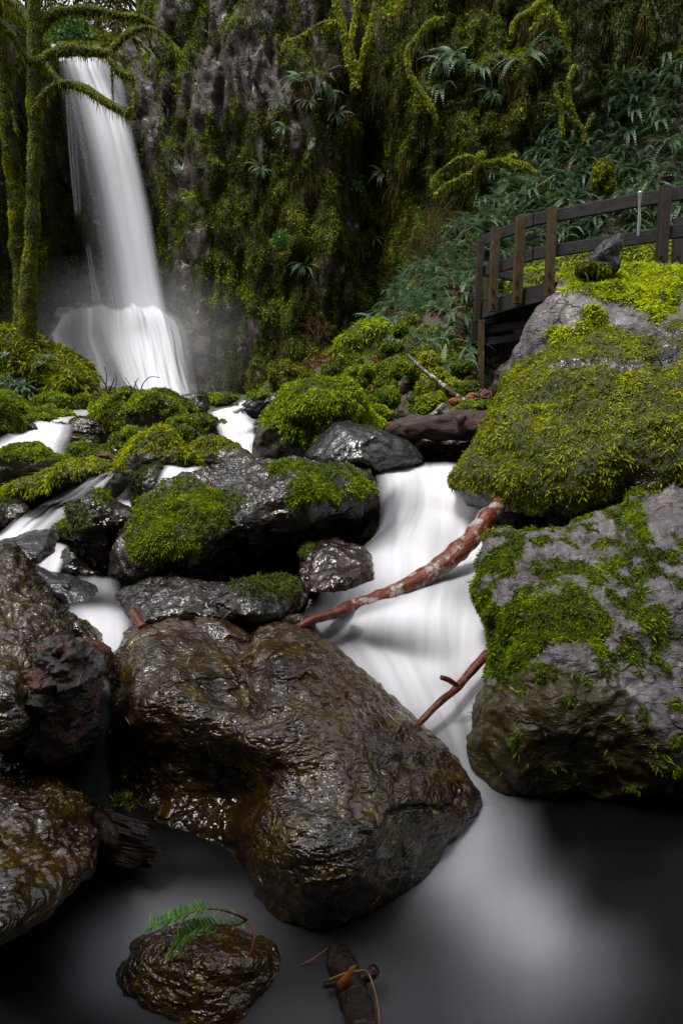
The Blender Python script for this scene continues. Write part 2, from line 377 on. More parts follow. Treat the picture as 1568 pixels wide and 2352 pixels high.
def tube(P, rad, seg=12, per=6, nz=.12, nf=6., cap=True, seed=0, flat=1., knob=0.):
    P = np.asarray(P, float); rad = np.asarray(rad, float) * np.ones(len(P))
    Q = catmull(P, per); r = np.interp(np.linspace(0, len(P) - 1, len(Q)), np.arange(len(P)), rad)
    T = np.gradient(Q, axis=0); T /= np.maximum(np.linalg.norm(T, axis=1), 1e-9)[:, None]
    ref = np.array([0, 0, 1.]) if abs(T[0, 2]) < .9 else np.array([0, 1., 0]); U = np.zeros_like(T); u = np.cross(T[0], ref)
    for i in range(len(T)):
        u = u - T[i] * (u @ T[i]); u /= np.linalg.norm(u); U[i] = u
    W = np.cross(T, U); a = np.linspace(0, 2 * math.pi, seg, endpoint=False)
    ring = np.cos(a)[None, :, None] * U[:, None] + np.sin(a)[None, :, None] * W[:, None] * flat
    V = (Q[:, None] + ring * r[:, None, None]); Nn = ring.reshape(-1, 3); Vf = V.reshape(-1, 3); rr = np.repeat(r, seg)
    dd = fbm(Vf * nf + seed * 7.7, 4) * nz + (knob * np.maximum(0, fbm(Vf * nf * .7 + seed, 2)) if knob else 0)
    Vf = Vf + Nn * (rr * dd)[:, None]
    n = len(Q); I, J = np.meshgrid(np.arange(n - 1), np.arange(seg), indexing='ij'); b = (I * seg + J).ravel(); b2 = (I * seg + (J + 1) % seg).ravel()
    Fq = np.stack([b, b2, b2 + seg, b + seg], 1)
    al = np.r_[0, np.cumsum(np.linalg.norm(np.diff(Q, axis=0), axis=1))]
    fu = np.tile(np.abs(a - math.pi) / math.pi, n) * np.repeat(r, seg) * 3; fv = np.repeat(al, seg)
    tris = []
    if cap:
        for e, s0 in ((Q[0], 0), (Q[-1], (n - 1) * seg)):
            ci = len(Vf); Vf = np.vstack([Vf, e[None]]); fu = np.r_[fu, 0]; fv = np.r_[fv, fv[s0]]
            j = np.arange(seg); t = np.stack([s0 + j, np.full(seg, ci), s0 + (j + 1) % seg], 1)
            tris.append(t if s0 == 0 else t[:, ::-1])
    return Vf, Fq, (np.concatenate(tris) if tris else np.zeros((0, 3), int)), fu, fv
def joinparts(parts):
    Vs, Q, Tt, A, B = [], [], [], [], []; o = 0
    for V, q, t, fu, fv in parts:
        Vs.append(V); Q.append(q + o); Tt.append(t + o); A.append(fu); B.append(fv); o += len(V)
    return np.concatenate(Vs), np.concatenate(Q), np.concatenate(Tt), np.concatenate(A), np.concatenate(B)
def tube_obj(name, parts, mat, parent=None, loc=(0, 0, 0), mossmask=None, smooth=True):
    V, q, t, fu, fv = joinparts(parts) if isinstance(parts, list) else parts
    loc = np.asarray(loc, float); mk = np.zeros(len(V)) if mossmask is None else mossmask
    me = make_mesh(name, V - loc, [q, t], {'fu': fu, 'fv': fv, 'moss': mk}, mat, smooth)
    return obj(name, me, parent, None if parent is not None else loc)
def pxline(pts, Y):                      # [(px,py,width_px)] at depth Y (scalar or per point) -> points, radii
    A = np.array([p[:2] for p in pts], float); Yv = np.asarray(Y, float) * np.ones(len(A))
    return at(A[:, 0], A[:, 1], Yv), np.array([p[2] for p in pts]) * .5 * Yv / F
# ------------------------------------------------------------------ world, light, look
w = bpy.data.worlds.new('World'); SC.world = w; w.use_nodes = True; wn = w.node_tree; wn.nodes.clear()
SUN_EL, SUN_AZ = R(66), R(-128)          # azimuth from +Y towards +X
sky = nd(wn, 'ShaderNodeTexSky', None, sky_type='NISHITA', sun_disc=False, sun_elevation=SUN_EL, sun_rotation=SUN_AZ, air_density=1.5, dust_density=4.0)
hs = nd(wn, 'ShaderNodeHueSaturation', {'Color': sky.outputs[0], 'Saturation': .22})
bg = nd(wn, 'ShaderNodeBackground', {'Color': hs.outputs[0], 'Strength': .12})
wn.links.new(bg.outputs[0], nd(wn, 'ShaderNodeOutputWorld').inputs['Surface'])
sl = bpy.data.lights.new('sun', 'SUN'); sl.energy = 1.5; sl.angle = R(11); sl.color = (1, .97, .93)
so = bpy.data.objects.new('sun', sl); COL.objects.link(so)
sd = Vector((math.cos(SUN_EL) * math.sin(SUN_AZ), math.cos(SUN_EL) * math.cos(SUN_AZ), math.sin(SUN_EL)))
so.rotation_euler = sd.to_track_quat('Z', 'Y').to_euler()
vs = SC.view_settings; vs.view_transform = 'Standard'; vs.look = 'None'; vs.gamma = 1; vs.exposure = EXPOSURE if 'EXPOSURE' in globals() else 0.0
cy = SC.cycles; cy.max_bounces = 6; cy.diffuse_bounces = 3; cy.glossy_bounces = 3; cy.transparent_max_bounces = 12; cy.transmission_bounces = 3; cy.volume_bounces = 1
cy.use_denoising = True; cy.sample_clamp_indirect = 6

M = {}
MG = ((0.0, (.008, .01, .001)), (.3, (.025, .045, .001)), (.55, (.125, .19, .003)), (.78, (.25, .34, .004)), (1, (.38, .44, .012)))
M['moss_green'] = moss_mat('moss_green', MG)
M['moss_lime'] = moss_mat('moss_lime', ((0, (.03, .035, .003)), (.25, (.14, .19, .004)), (.6, (.36, .44, .006)), (1, (.55, .58, .02))))
M['moss_olive'] = moss_mat('moss_olive', ((0, (.014, .008, .002)), (.25, (.025, .022, .001)), (.5, (.13, .15, .002)), (.75, (.3, .35, .004)), (1, (.44, .42, .015))))
M['moss_dark'] = moss_mat('moss_dark', ((0, (.008, .008, .003)), (.4, (.022, .032, .005)), (.75, (.05, .08, .008)), (1, (.11, .14, .015))))
M['cliff_moss'] = moss_mat('cliff_moss', ((0, (.006, .004, .001)), (.32, (.012, .014, .001)), (.55, (.04, .058, .001)), (.78, (.14, .19, .002)), (1, (.34, .4, .006))))
M['litter'] = moss_mat('litter', ((0, (.02, .008, .004)), (.5, (.07, .025, .015)), (1, (.15, .06, .035))))
M['drygrass'] = moss_mat('drygrass', ((0, (.03, .018, .006)), (.5, (.07, .05, .014)), (1, (.12, .11, .02))))
M['fern'] = moss_mat('fern', ((0, (.02, .045, .012)), (.5, (.07, .13, .06)), (1, (.19, .28, .17))), .4, .3)
M['leafgreen'] = moss_mat('leafgreen', ((0, (.02, .06, .01)), (.5, (.05, .14, .02)), (1, (.1, .22, .04))), .4, .2)
M['needle'] = moss_mat('needle', ((0, (.04, .14, .02)), (.5, (.1, .27, .035)), (1, (.2, .4, .08))), .35, .3)
M['wet_brown'] = rock_mat('wet_brown', (.012, .008, .006), (.06, .024, .005), algae=(.085, .056, .002), algae_amt=.44, lichen=(.2, .16, .03), lichen_amt=.1, rough=(.04, .14), bump=1.2, spec=.75)
M['wet_dark'] = rock_mat('wet_dark', (.011, .009, .009), (.036, .019, .01), algae=(.035, .033, .002), algae_amt=.25, rough=(.06, .22), bump=1.1, spec=.7, bscale=1.15, fine=1.3, lichen=(.1, .08, .03), lichen_amt=.1)
M['grey_rock'] = rock_mat('grey_rock', (.2, .18, .2), (.125, .098, .1), algae=(.05, .055, .012), algae_amt=.42, lichen=(.3, .25, .18), lichen_amt=.12, rough=(.22, .5), bump=1.1, spec=.4, bscale=1.1, fine=1.3)
M['black_rock'] = rock_mat('black_rock', (.009, .008, .009), (.014, .012, .012), algae_amt=.15, rough=(.35, .6), bump=.8, spec=.3)
M['red_stone'] = rock_mat('red_stone', (.028, .012, .009), (.014, .009, .009), algae=(.05, .03, .004), algae_amt=.19, rough=(.05, .16), bump=.6, spec=.7)
M['grey_brown'] = rock_mat('grey_brown', (.05, .046, .05), (.06, .045, .035), algae=(.06, .06, .012), algae_amt=.4, lichen=(.3, .28, .15), lichen_amt=.1, rough=(.2, .5), bump=.6)
M['smooth_grey'] = rock_mat('smooth_grey', (.035, .033, .036), (.024, .023, .024), algae=(.1, .1, .05), algae_amt=.12, rough=(.08, .22), bump=.6, bscale=1.4)
M['mossy_rock'] = rock_mat('mossy_rock', (.03, .03, .028), (.04, .032, .022), algae=(.03, .04, .006), algae_amt=.5, lichen=(.3, .3, .2), lichen_amt=.1, rough=(.3, .7), bump=.6)
M['bright_rock'] = rock_mat('bright_rock', (.22, .2, .16), (.17, .16, .1), algae_amt=.1, bump=.4)
M['bark'] = wood_mat('bark', (.018, .015, .008), (.03, .032, .008), rough=(.6, .9))
M['dark_wood'] = wood_mat('dark_wood', (.045, .03, .024), (.02, .014, .012), rough=(.25, .6), bump=1., grain=(30, 2.))
M['old_log'] = wood_mat('old_log', (.05, .026, .017), (.008, .005, .004), patch=(.1, .024, .008), patch_amt=.35, rough=(.5, .8), bump=1.2, grain=(13, .7))
M['red_branch'] = wood_mat('red_branch', (.2, .04, .014), (.09, .022, .01), patch=(.42, .36, .32), patch_amt=.5, rough=(.15, .5), bump=.6, grain=(14, 4))
M['red_wet'] = wood_mat('red_wet', (.17, .03, .007), (.06, .013, .006), patch=(.3, .2, .16), patch_amt=.2, rough=(.12, .4), bump=.6, grain=(16, 4))
M['stick_wood'] = wood_mat('stick_wood', (.05, .022, .014), (.03, .015, .01), patch=(.4, .36, .28), patch_amt=.4, rough=(.3, .6))
M['root_wood'] = wood_mat('root_wood', (.07, .06, .06), (.03, .017, .014), patch=(.14, .04, .02), patch_amt=.42, rough=(.15, .5), bump=1., grain=(20, 6))
M['splinter'] = wood_mat('splinter', (.07, .022, .009), (.018, .009, .006), rough=(.15, .5), bump=1., grain=(30, 5))
M['red_wood'] = wood_mat('red_wood', (.12, .03, .014), (.05, .016, .01), rough=(.4, .8), bump=1., grain=(26, 4))
M['orange_wood'] = wood_mat('orange_wood', (.3, .09, .015), (.1, .03, .01), rough=(.4, .8), bump=1., grain=(30, 5))
M['brown_wet'] = wood_mat('brown_wet', (.026, .01, .005), (.01, .005, .004), rough=(.08, .35), bump=1., grain=(5, 26))
M['plank'] = wood_mat('plank', (.012, .009, .007), (.005, .0045, .004), rough=(.7, .95), bump=.5, grain=(36, 1.5))
M['post'] = wood_mat('post', (.075, .045, .014), (.035, .022, .008), patch=(.17, .12, .03), patch_amt=.25, rough=(.35, .7), bump=.5, grain=(40, 1.5))
M['post_dark'] = wood_mat('post_dark', (.035, .022, .014), (.018, .013, .009), rough=(.35, .7), bump=.5, grain=(40, 1.5))
M['twig'] = plain_mat('twig', (.035, .02, .014), .6)
M['grey_twig'] = plain_mat('grey_twig', (.11, .09, .06), .7)
M['pale_metal'] = plain_mat('pale_metal', (.3, .33, .34), .4, .6)
M['rust'] = plain_mat('rust', (.03, .014, .008), .5, .5)
M['leaf_orange'] = plain_mat('leaf_orange', (.3, .08, .015), .35)
M['leaf_yellow'] = plain_mat('leaf_yellow', (.35, .17, .015), .4)
M['orange_needle'] = plain_mat('orange_needle', (.34, .1, .03), .4)
M['green_needle'] = plain_mat('green_needle', (.12, .22, .05), .4)
M['pale_needle'] = plain_mat('pale_needle', (.35, .3, .16), .4)
M['water'] = water_mat('water', foamc=(.68, .67, .71), streak=.4, sx=9., sy=.7)
M['pool'] = water_mat('pool', streak=.16, sx=3., sy=.6, foamc=(.6, .6, .66))
M['fall'] = water_mat('fall', streak=.42, sx=6., sy=.12, foamc=(.76, .76, .8))
def FULL(**k): return dict(dict(b=.5, up=.35, noise=.35), **k)
def TOP(**k): return dict(dict(b=.0, up=.55, noise=.45), **k)
def SPOT(*paint, **k): return dict(dict(b=-.25, up=.15, noise=.5, paint=paint), **k)
# ---------------------------------------------------------------- the near boulders
boulder('large wet brown boulder with two humps in the middle of the front pool',
    [(250,1512),(267,1471),(300,1437),(337,1426),(400,1419),(470,1428),(523,1442),(570,1470),(600,1450),(640,1440),(683,1447),(730,1467),(770,1491),(806,1524),(850,1562),(909,1613),(964,1658),(1014,1703),(1044,1738),(1060,1768),(1082,1788),(1098,1822),(1096,1850),(1084,1878),(1064,1913),(1029,1948),(1009,1990),(999,2033),(959,2083),(914,2123),(869,2143),(814,2160),(740,2172),(650,2168),(600,2143),(567,2093),(553,2043),(540,2020),(500,2012),(440,1990),(400,1968),(340,1930),(282,1890),(262,1818),(252,1718),(250,1600)],
    1.6, mat=M['wet_brown'], n=190, c=(640,1780), k=3.2, facets=0, Tb=.35, roll=.13, amp=.022, rough=.6, freq=1.6, seed=3, surf=True, fold=.006, grooves=[([(905,1862),(950,1852),(1000,1856),(1034,1848),(1046,1832)], 5, .022), ([(560,1475),(548,1530),(560,1590),(590,1640)], 16, .014), ([(880,1760),(930,1745),(985,1762)], 6, .006), ([(690,1560),(740,1600),(800,1610)], 7, .006), ([(640,1765),(612,1830),(585,1890),(568,1950)], 10, .018)],
    ctrl=[(270,1480,1.98),(400,1420,2.05),(570,1470,1.95),(640,1440,1.98),(770,1490,1.92),(870,1570,1.82),(964,1658,1.7),(1056,1768,1.56),(1098,1828,1.48),(1064,1913,1.42),(999,2033,1.31),(914,2123,1.25),(784,2165,1.22),(650,2168,1.24),(565,2093,1.31),(548,2020,1.33),(500,2012,1.34),(400,1968,1.405),(340,1930,1.43),(282,1893,1.5),(250,1718,1.66),(250,1600,1.85),
          (300,1630,1.6),(380,1640,1.55),(450,1663,1.51),(575,1705,1.455),(640,1755,1.41),(618,1830,1.375),(590,1890,1.34),(572,1960,1.33),
          (350,1740,1.62),(450,1760,1.57),(540,1780,1.55),(585,1825,1.5),(480,1900,1.48),(400,1880,1.505),(530,1950,1.42),(300,1700,1.65),
          (700,1850,1.28),(800,1950,1.17),(700,2060,1.16),(650,1990,1.2),(900,1900,1.26),(750,1720,1.43),(850,1750,1.43),(950,1780,1.46),(850,2050,1.19),
          (350,1530,1.72),(460,1540,1.72),(560,1600,1.65),(560,1540,1.76),(640,1520,1.67),(650,1600,1.56),(760,1600,1.62)],
    moss=dict(b=-.62, up=.1, noise=.6, f=9, paint=[(620,1560,60,70,.3),(330,1680,150,60,.2)], mat=M['moss_dark'], L=.012, W=.003, cov=1.2, hang=.3))
boulder('grey boulder with scattered green moss patches and brown underside overhanging the pool on the right',
    [(1145,1237),(1205,1229),(1278,1221),(1345,1196),(1395,1169),(1425,1160),(1447,1131),(1495,1121),(1568,1110),(1700,1095),(1830,1180),(1900,1350),(1900,1600),(1850,1760),(1720,1830),(1568,1838),(1459,1843),(1334,1838),(1234,1828),(1159,1825),(1136,1800),(1114,1770),(1106,1733),(1108,1668),(1110,1628),(1120,1568),(1130,1500),(1126,1434),(1116,1407),(1114,1367),(1120,1317),(1130,1272)],
    1.9, mat=M['grey_rock'], n=170, c=(1400,1500), k=3.4, facets=0, Tb=.7, roll=.12, amp=.035, rough=1.4, freq=1.6, seed=5, surf=True, grooves=[([(1405,1150),(1425,1200),(1440,1260),(1470,1330)], 12, .035), ([(1270,1525),(1330,1535),(1380,1560)], 7, .02), ([(1180,1310),(1260,1330),(1330,1320)], 9, .01), ([(1420,1480),(1480,1540),(1560,1560)], 8, .012)],
    ctrl=[(1300,1590,1.58),(1200,1700,1.545),(1400,1750,1.52),(1300,1838,1.53),(1130,1800,1.6),(1095,1650,1.7),(1095,1400,2.0),(1145,1237,2.25),(1345,1194,2.32),(1447,1131,2.45),(1568,1112,2.5),(1250,1300,2.07),(1350,1350,1.93),(1420,1240,2.2),(1440,1260,2.1),(1250,1480,1.75),(1500,1500,1.72),(1568,1600,1.6),(1520,1250,2.12),(1568,1838,1.54),(1900,1500,1.9),(1850,1200,2.3),(1850,1800,1.65),(1150,1500,1.82),(1160,1350,2.0)],
    stain=[(1280,1700,230,110,1.1),(1459,1810,200,50,.9),(1160,1640,60,120,.8),(1300,1590,120,40,.5),(1270,1545,60,25,.4)],
    moss=dict(b=-.2, up=.12, noise=.8, f=13, th=.008, mat=M['moss_green'], L=.018, W=.0042, cov=2.6, hang=.4, tone=.02, maxn=90000,
        paint=[(1150,1290,45,50,.55),(1330,1420,80,55,.75),(1180,1500,80,75,.85),(1125,1400,40,80,.5),(1470,1390,45,65,.55),(1390,1300,60,30,.5),(1470,1210,25,60,.55),(1440,1160,30,30,.7),(1530,1280,60,25,.45),(1500,1490,40,40,.5),(1530,1720,50,70,.4),(1250,1450,120,90,.35),(1300,1700,200,120,-.25),(1280,1510,70,22,-.9),(1550,1420,60,50,-.3),(1520,1170,50,40,-.4)]))
boulder('big boulder thickly covered in olive moss above the right bank of the cascade',
    [(1033,1105),(1052,1064),(1078,1011),(1105,971),(1125,931),(1155,884),(1190,852),(1232,831),(1278,814),(1358,793),(1421,780),(1500,765),(1568,757),(1700,770),(1860,860),(1920,1000),(1880,1150),(1750,1240),(1600,1300),(1450,1330),(1320,1310),(1230,1260),(1178,1231),(1155,1207),(1112,1174),(1078,1154),(1052,1128)],
    3.0, mat=M['wet_dark'], n=120, c=(1400,1030), k=3., facets=0, Tb=.8, roll=.2, amp=.05, rough=1.4, seed=8, surf=True,
    ctrl=[(1033,1105,3.12),(1155,884,3.3),(1276,815,3.4),(1450,772,3.5),(1568,756,3.5),(1900,900,3.5),(1750,1230,3.0),(1320,1310,3.3),(1230,1260,3.25),(1155,1207,3.12),(1350,870,3.1),(1250,1000,2.87),(1450,1050,2.67),(1300,1150,2.78),(1200,1150,2.9),(1550,1100,2.6),(1550,850,3.12),(1150,1060,2.93),(1700,1000,2.7),(1330,1210,2.95),(1500,1200,2.7)],
    moss=dict(b=.5, up=.2, noise=.3, f=5, mat=M['moss_olive'], L=.023, W=.006, cov=3.8, hang=.5, spread=1., tone=.08, maxn=70000, clump=7,
        paint=[(1200,1215,150,48,-1.6),(1090,1150,60,24,-1.),(1480,770,130,14,-.8),(1330,845,110,12,-.6),(1540,820,40,30,-.7),(1390,842,90,12,-.9),(1150,900,18,30,-.5),(1480,1095,60,25,-.7),(1350,1210,60,20,-.3)]))
boulder('grey boulder with a bright lime moss cap beside the footbridge',
    [(1197,838),(1210,793),(1225,748),(1263,695),(1292,654),(1320,626),(1370,618),(1430,612),(1499,614),(1568,628),(1700,645),(1800,720),(1820,830),(1700,880),(1560,890),(1400,890),(1260,880),(1205,862)],
    4.3, mat=M['grey_rock'], n=80, c=(1450,760), k=3., facets=0, Tb=.8, roll=.25, amp=.06, rough=1.5, seed=9,
    ctrl=[(1197,838,4.4),(1263,695,4.45),(1320,626,4.7),(1430,612,4.9),(1568,628,4.8),(1800,720,4.6),(1700,880,4.1),(1400,890,4.0),(1260,880,4.2),(1350,700,4.25),(1450,690,4.2),(1450,640,4.6),(1560,650,4.6),(1450,780,3.95),(1560,780,3.8),(1300,800,4.1)],
    moss=dict(b=-.5, up=.35, noise=.35, f=3, mat=M['moss_lime'], L=.034, W=.009, cov=3., hang=.35, spread=1.1, tone=.1,
        paint=[(1330,640,50,25,.8),(1420,655,90,40,1.2),(1520,660,90,35,1.2),(1500,700,30,50,.9),(1365,740,35,25,1.),(1370,775,60,22,.9),(1285,775,30,30,.5),(1310,800,70,15,.6),(1420,730,40,30,-.4)]))
boulder('dark pointed rock fin sticking up from the lime moss cap', [(1320,628),(1345,596),(1367,574),(1389,556),(1408,545),(1424,541),(1428,550),(1427,570),(1418,590),(1420,612),(1389,634),(1345,640)],
    4.65, T=.12, mat=M['black_rock'], n=36, facets=4, seed=12, amp=.05, cat='rock slab', name='rock_slab', moss=dict(b=-.35, up=.2, noise=.4, paint=[(1370,615,50,22,.9)], mat=M['moss_olive'], L=.04, W=.009))
boulder('mossy boulder behind the near posts of the footbridge railing', [(1180,650),(1210,629),(1272,601),(1360,571),(1440,557),(1545,562),(1640,570),(1680,640),(1600,700),(1400,720),(1250,715),(1190,700)],
    9.6, T=.6, mat=M['mossy_rock'], n=44, seed=13, tilt=.3, moss=FULL(mat=M['moss_lime'], tone=-.2, L=.09, W=.02, cov=2.2))
boulder('long wet boulder with a green moss saddle lying across the middle of the stream',
    [(258,1284),(263,1244),(277,1217),(290,1197),(317,1177),(350,1144),(383,1111),(433,1094),(473,1077),(523,1069),(590,1061),(656,1052),(710,1058),(756,1064),(816,1070),(845,1083),(868,1106),(883,1133),(880,1155),(868,1172),(850,1195),(823,1216),(780,1245),(740,1280),(690,1315),(640,1335),(540,1340),(430,1350),(340,1372),(283,1361),(263,1324)],
    3.0, mat=M['wet_dark'], n=120, c=(560,1200), k=3., facets=0, Tb=.5, roll=.15, amp=.05, rough=1.6, seed=14, surf=True,
    ctrl=[(258,1284,2.75),(350,1144,3.1),(473,1077,3.4),(656,1052,3.5),(816,1070,3.5),(883,1133,3.4),(850,1195,3.3),(780,1245,3.35),(690,1315,3.2),(540,1340,3.1),(430,1350,2.9),(300,1355,2.7),
          (420,1170,2.85),(380,1240,2.62),(420,1280,2.6),(310,1250,2.64),(300,1320,2.62),(480,1200,2.8),(560,1150,2.95),(560,1210,2.85),(700,1120,3.05),(700,1200,2.98),(800,1140,3.15),(600,1245,2.98),(560,1290,3.15),(650,1290,3.25),(480,1265,2.75),(500,1310,3.05)],
    moss=dict(b=-.52, up=.15, noise=.5, f=7, mat=M['moss_green'], L=.019, W=.005, cov=2.8, hang=.4, spread=1., maxn=60000,
        paint=[(425,1190,100,66,1.25),(370,1220,80,62,1.2),(345,1290,35,35,.7),(490,1160,60,50,.6),(665,1085,55,18,.9),(770,1110,90,45,.6),(680,1140,70,40,.55),(820,1130,50,45,.35),(600,1250,200,30,-.4),(275,1270,20,70,-.8)]))
boulder('low dark rock with moss on its right end below the long boulder',
    [(280,1371),(300,1357),(333,1341),(393,1319),(417,1324),(467,1341),(523,1346),(590,1337),(636,1321),(663,1316),(686,1331),(696,1357),(700,1384),(683,1407),(650,1427),(590,1437),(543,1433),(433,1432),(333,1436),(303,1436),(290,1411),(281,1391)],
    2.5, T=.3, mat=M['wet_dark'], n=80, seed=15, rough=1.5, amp=.05, k=3, surf=True, tilt=.35,
    moss=dict(b=-.6, up=.15, noise=.35, mat=M['moss_dark'], tone=.2, L=.022, W=.005, paint=[(640,1345,60,30,1.3),(560,1362,60,14,.9),(600,1385,90,20,.4)]))
boulder('small flat wet stone wedged behind the large brown boulder', [(420,1432),(440,1411),(473,1404),(500,1409),(523,1424),(560,1448),(575,1475),(520,1495),(440,1475)], 2.12, T=.1, mat=M['wet_brown'], n=30, seed=16, amp=.04, tilt=.2)
boulder('small brown stone under the lower end of the red branch', [(630,1444),(646,1424),(666,1412),(703,1414),(726,1430),(715,1452),(670,1462)], 2.25, T=.09, mat=M['wet_brown'], n=26, seed=17)
boulder('rounded wet brown stone beside the middle pool with a tuft of moss', [(688,1300),(694,1270),(706,1248),(736,1237),(776,1242),(823,1255),(850,1277),(858,1304),(856,1331),(832,1351),(790,1366),(745,1372),(700,1362)],
    2.85, T=.22, mat=M['red_stone'], n=56, seed=18, amp=.05, tilt=.3, rough=.7, moss=dict(b=-.8, up=.1, noise=.2, mat=M['moss_dark'], tone=.3, L=.022, W=.005, paint=[(706,1262,18,22,1.6)]))
boulder('smooth grey boulder between the mossy round boulder and the dark log', [(703,1050),(720,1024),(736,1004),(763,977),(786,970),(810,974),(836,978),(870,986),(900,1003),(936,1018),(960,1041),(968,1060),(923,1085),(856,1095),(790,1090),(730,1075)],
    4.05, T=.4, mat=M['smooth_grey'], n=64, seed=19, amp=.035, facets=4, rough=.7, tilt=.2)
boulder('round boulder capped with long bright green moss in the middle of the stream', [(580,1064),(586,1027),(600,991),(620,964),(640,931),(656,907),(683,889),(730,881),(800,877),(820,889),(835,914),(852,944),(864,971),(880,990),(870,1030),(800,1065),(720,1085),(650,1085)],
    4.6, T=.5, mat=M['grey_brown'], n=72, seed=20, amp=.05, facets=4, moss=dict(b=.45, up=.25, noise=.2, f=3, mat=M['moss_green'], tone=.12, L=.028, W=.008, cov=3.2, hang=.6, spread=.8, maxn=40000, paint=[(610,1030,40,60,-1.),(660,1060,60,30,-.8),(725,898,10,6,-1)]))
boulder('black wet rock face under the dark log', [(905,1000),(980,1000),(1060,998),(1120,990),(1150,1020),(1120,1080),(1060,1090),(980,1080),(945,1045)], 4.5, T=.15, mat=M['wet_dark'], n=36, seed=21)
# ---------------------------------------------------------------- left bank, near
boulder('tall brown boulder with folded wet sides at the left edge', [(-60,1285),(0,1273),(27,1277),(50,1294),(77,1324),(100,1357),(133,1394),(160,1424),(177,1452),(174,1475),(150,1500),(120,1530),(100,1580),(60,1640),(0,1680),(-90,1660),(-150,1560),(-160,1400),(-120,1310)],
    2.1, T=.32, mat=M['wet_brown'], n=110, seed=22, amp=.06, rough=1.6, fold=.012, tilt=.25, k=2.8, surf=True, moss=dict(b=-.7, up=.15, noise=.6, f=9, mat=M['moss_dark'], L=.014, W=.0035, cov=1.5))
boulder('brown rounded stone behind the rotten root', [(150,1424),(187,1424),(217,1441),(237,1464),(247,1491),(240,1530),(200,1560),(150,1540),(140,1470)], 2.2, T=.2, mat=M['wet_brown'], n=36, seed=23, amp=.04)
boulder('boulder with streaked wet sides in the lower left corner', [(-80,1735),(0,1718),(37,1724),(74,1737),(111,1762),(148,1786),(178,1814),(200,1850),(213,1898),(218,1947),(202,1998),(150,2033),(90,2078),(30,2128),(-40,2170),(-140,2150),(-220,2020),(-230,1880),(-160,1770)],
    1.36, T=.2, mat=M['wet_brown'], n=120, seed=24, amp=.05, rough=1.3, fold=.014, tilt=.22, k=3, surf=True, moss=dict(b=-.6, up=.15, noise=.6, f=12, mat=M['moss_olive'], tone=-.1, L=.012, W=.003, cov=1.4))
sub_ = [(245,2235),(280,2175),(325,2132),(380,2113),(460,2108),(550,2118),(608,2135),(655,2172),(655,2225),(620,2300),(560,2365),(450,2385),(350,2350),(285,2300)]
boulder('half submerged wet stone under the green fir twig', sub_, 1.14, mat=M['wet_brown'], n=90, seed=25, amp=.03, rough=.9, k=2.6, c=(450,2235), facets=0, roll=.04, Tb=.12, surf=True, fold=.005,
    ctrl=[(x, y, float(atz(x, y, z + .025)[1])) for x, y, z in [(x, y, -.02) for x, y in sub_] + [(330,2200,.03),(400,2190,.055),(480,2175,.07),(560,2185,.055),(610,2190,.03),(350,2250,.012),(430,2260,.035),(520,2255,.035),(590,2240,.02),(430,2150,.04),(520,2145,.04),(450,2320,-.005),(540,2300,.0)]])
boulder('brown rounded stone with pale lichen dots beside the left pool', [(60,1310),(80,1300),(117,1312),(167,1324),(207,1341),(240,1361),(258,1384),(238,1406),(187,1416),(150,1408),(100,1390),(65,1360)], 2.65, T=.22, mat=M['smooth_grey'], n=50, seed=26, amp=.03, rough=.6, tilt=.25)
boulder('flat wet slab beside the left cascade', [(-40,1262),(0,1245),(40,1232),(100,1219),(135,1226),(152,1250),(135,1274),(90,1295),(50,1305),(-20,1305)], 3.15, T=.2, mat=M['smooth_grey'], n=44, seed=27, amp=.04, tilt=.5)
boulder('pointed black rock with moss on its crown between the left streams', [(118,1214),(147,1199),(153,1177),(193,1154),(213,1138),(233,1133),(255,1147),(283,1164),(312,1182),(300,1206),(286,1212),(270,1240),(262,1277),(252,1313),(217,1303),(183,1278),(143,1256),(127,1233)],
    3.2, T=.28, mat=M['wet_dark'], n=64, seed=28, amp=.07, facets=7, rough=1.5, moss=dict(b=-.5, up=.3, noise=.45, mat=M['moss_green'], tone=-.1, L=.026, W=.006, paint=[(185,1185,40,30,.8),(235,1145,25,20,.7),(165,1215,35,15,.7)]))
boulder('jagged small black rock at the foot of the pointed black rock', [(138,1312),(145,1268),(165,1262),(178,1287),(215,1310),(238,1329),(190,1338),(140,1328)], 2.95, T=.15, mat=M['wet_dark'], n=30, seed=29, amp=.08, facets=7, rough=1.5)
boulder('upright narrow dark rock splitting the left stream', [(306,1176),(310,1137),(317,1101),(333,1081),(360,1072),(374,1084),(371,1107),(352,1137),(338,1166),(318,1186)], 3.75, T=.18, mat=M['grey_brown'], n=40, seed=30, amp=.07, rough=1.5, moss=SPOT((320,1130,14,50,.7), mat=M['moss_dark'], L=.024, W=.006))
boulder('peaked boulder with long yellow green moss above the left stream', [(240,1132),(253,1091),(267,1074),(300,1031),(333,1001),(367,986),(393,997),(413,1021),(440,1047),(460,1074),(455,1086),(410,1085),(350,1092),(320,1120),(290,1140),(262,1146)],
    4.3, T=.35, mat=M['mossy_rock'], n=64, seed=31, amp=.05, facets=4, c=(350,1065), moss=dict(b=.3, up=.3, noise=.3, mat=M['moss_olive'], tone=.12, L=.04, W=.009, cov=2.4, paint=[(265,1115,35,40,-.7),(340,1060,50,25,-.5),(400,1075,40,16,-.5)]))
boulder('long slanting rock with shaggy moss along its back', [(-20,1150),(0,1131),(33,1111),(83,1097),(127,1079),(167,1063),(217,1060),(258,1066),(264,1078),(233,1095),(187,1109),(150,1125),(117,1143),(83,1156),(40,1166),(0,1166)],
    4.35, T=.25, mat=M['wet_dark'], n=60, seed=32, amp=.04, c=(125,1110), moss=dict(b=.15, up=.5, noise=.3, mat=M['moss_olive'], tone=.1, L=.04, W=.009, cov=2.4, hang=.8))
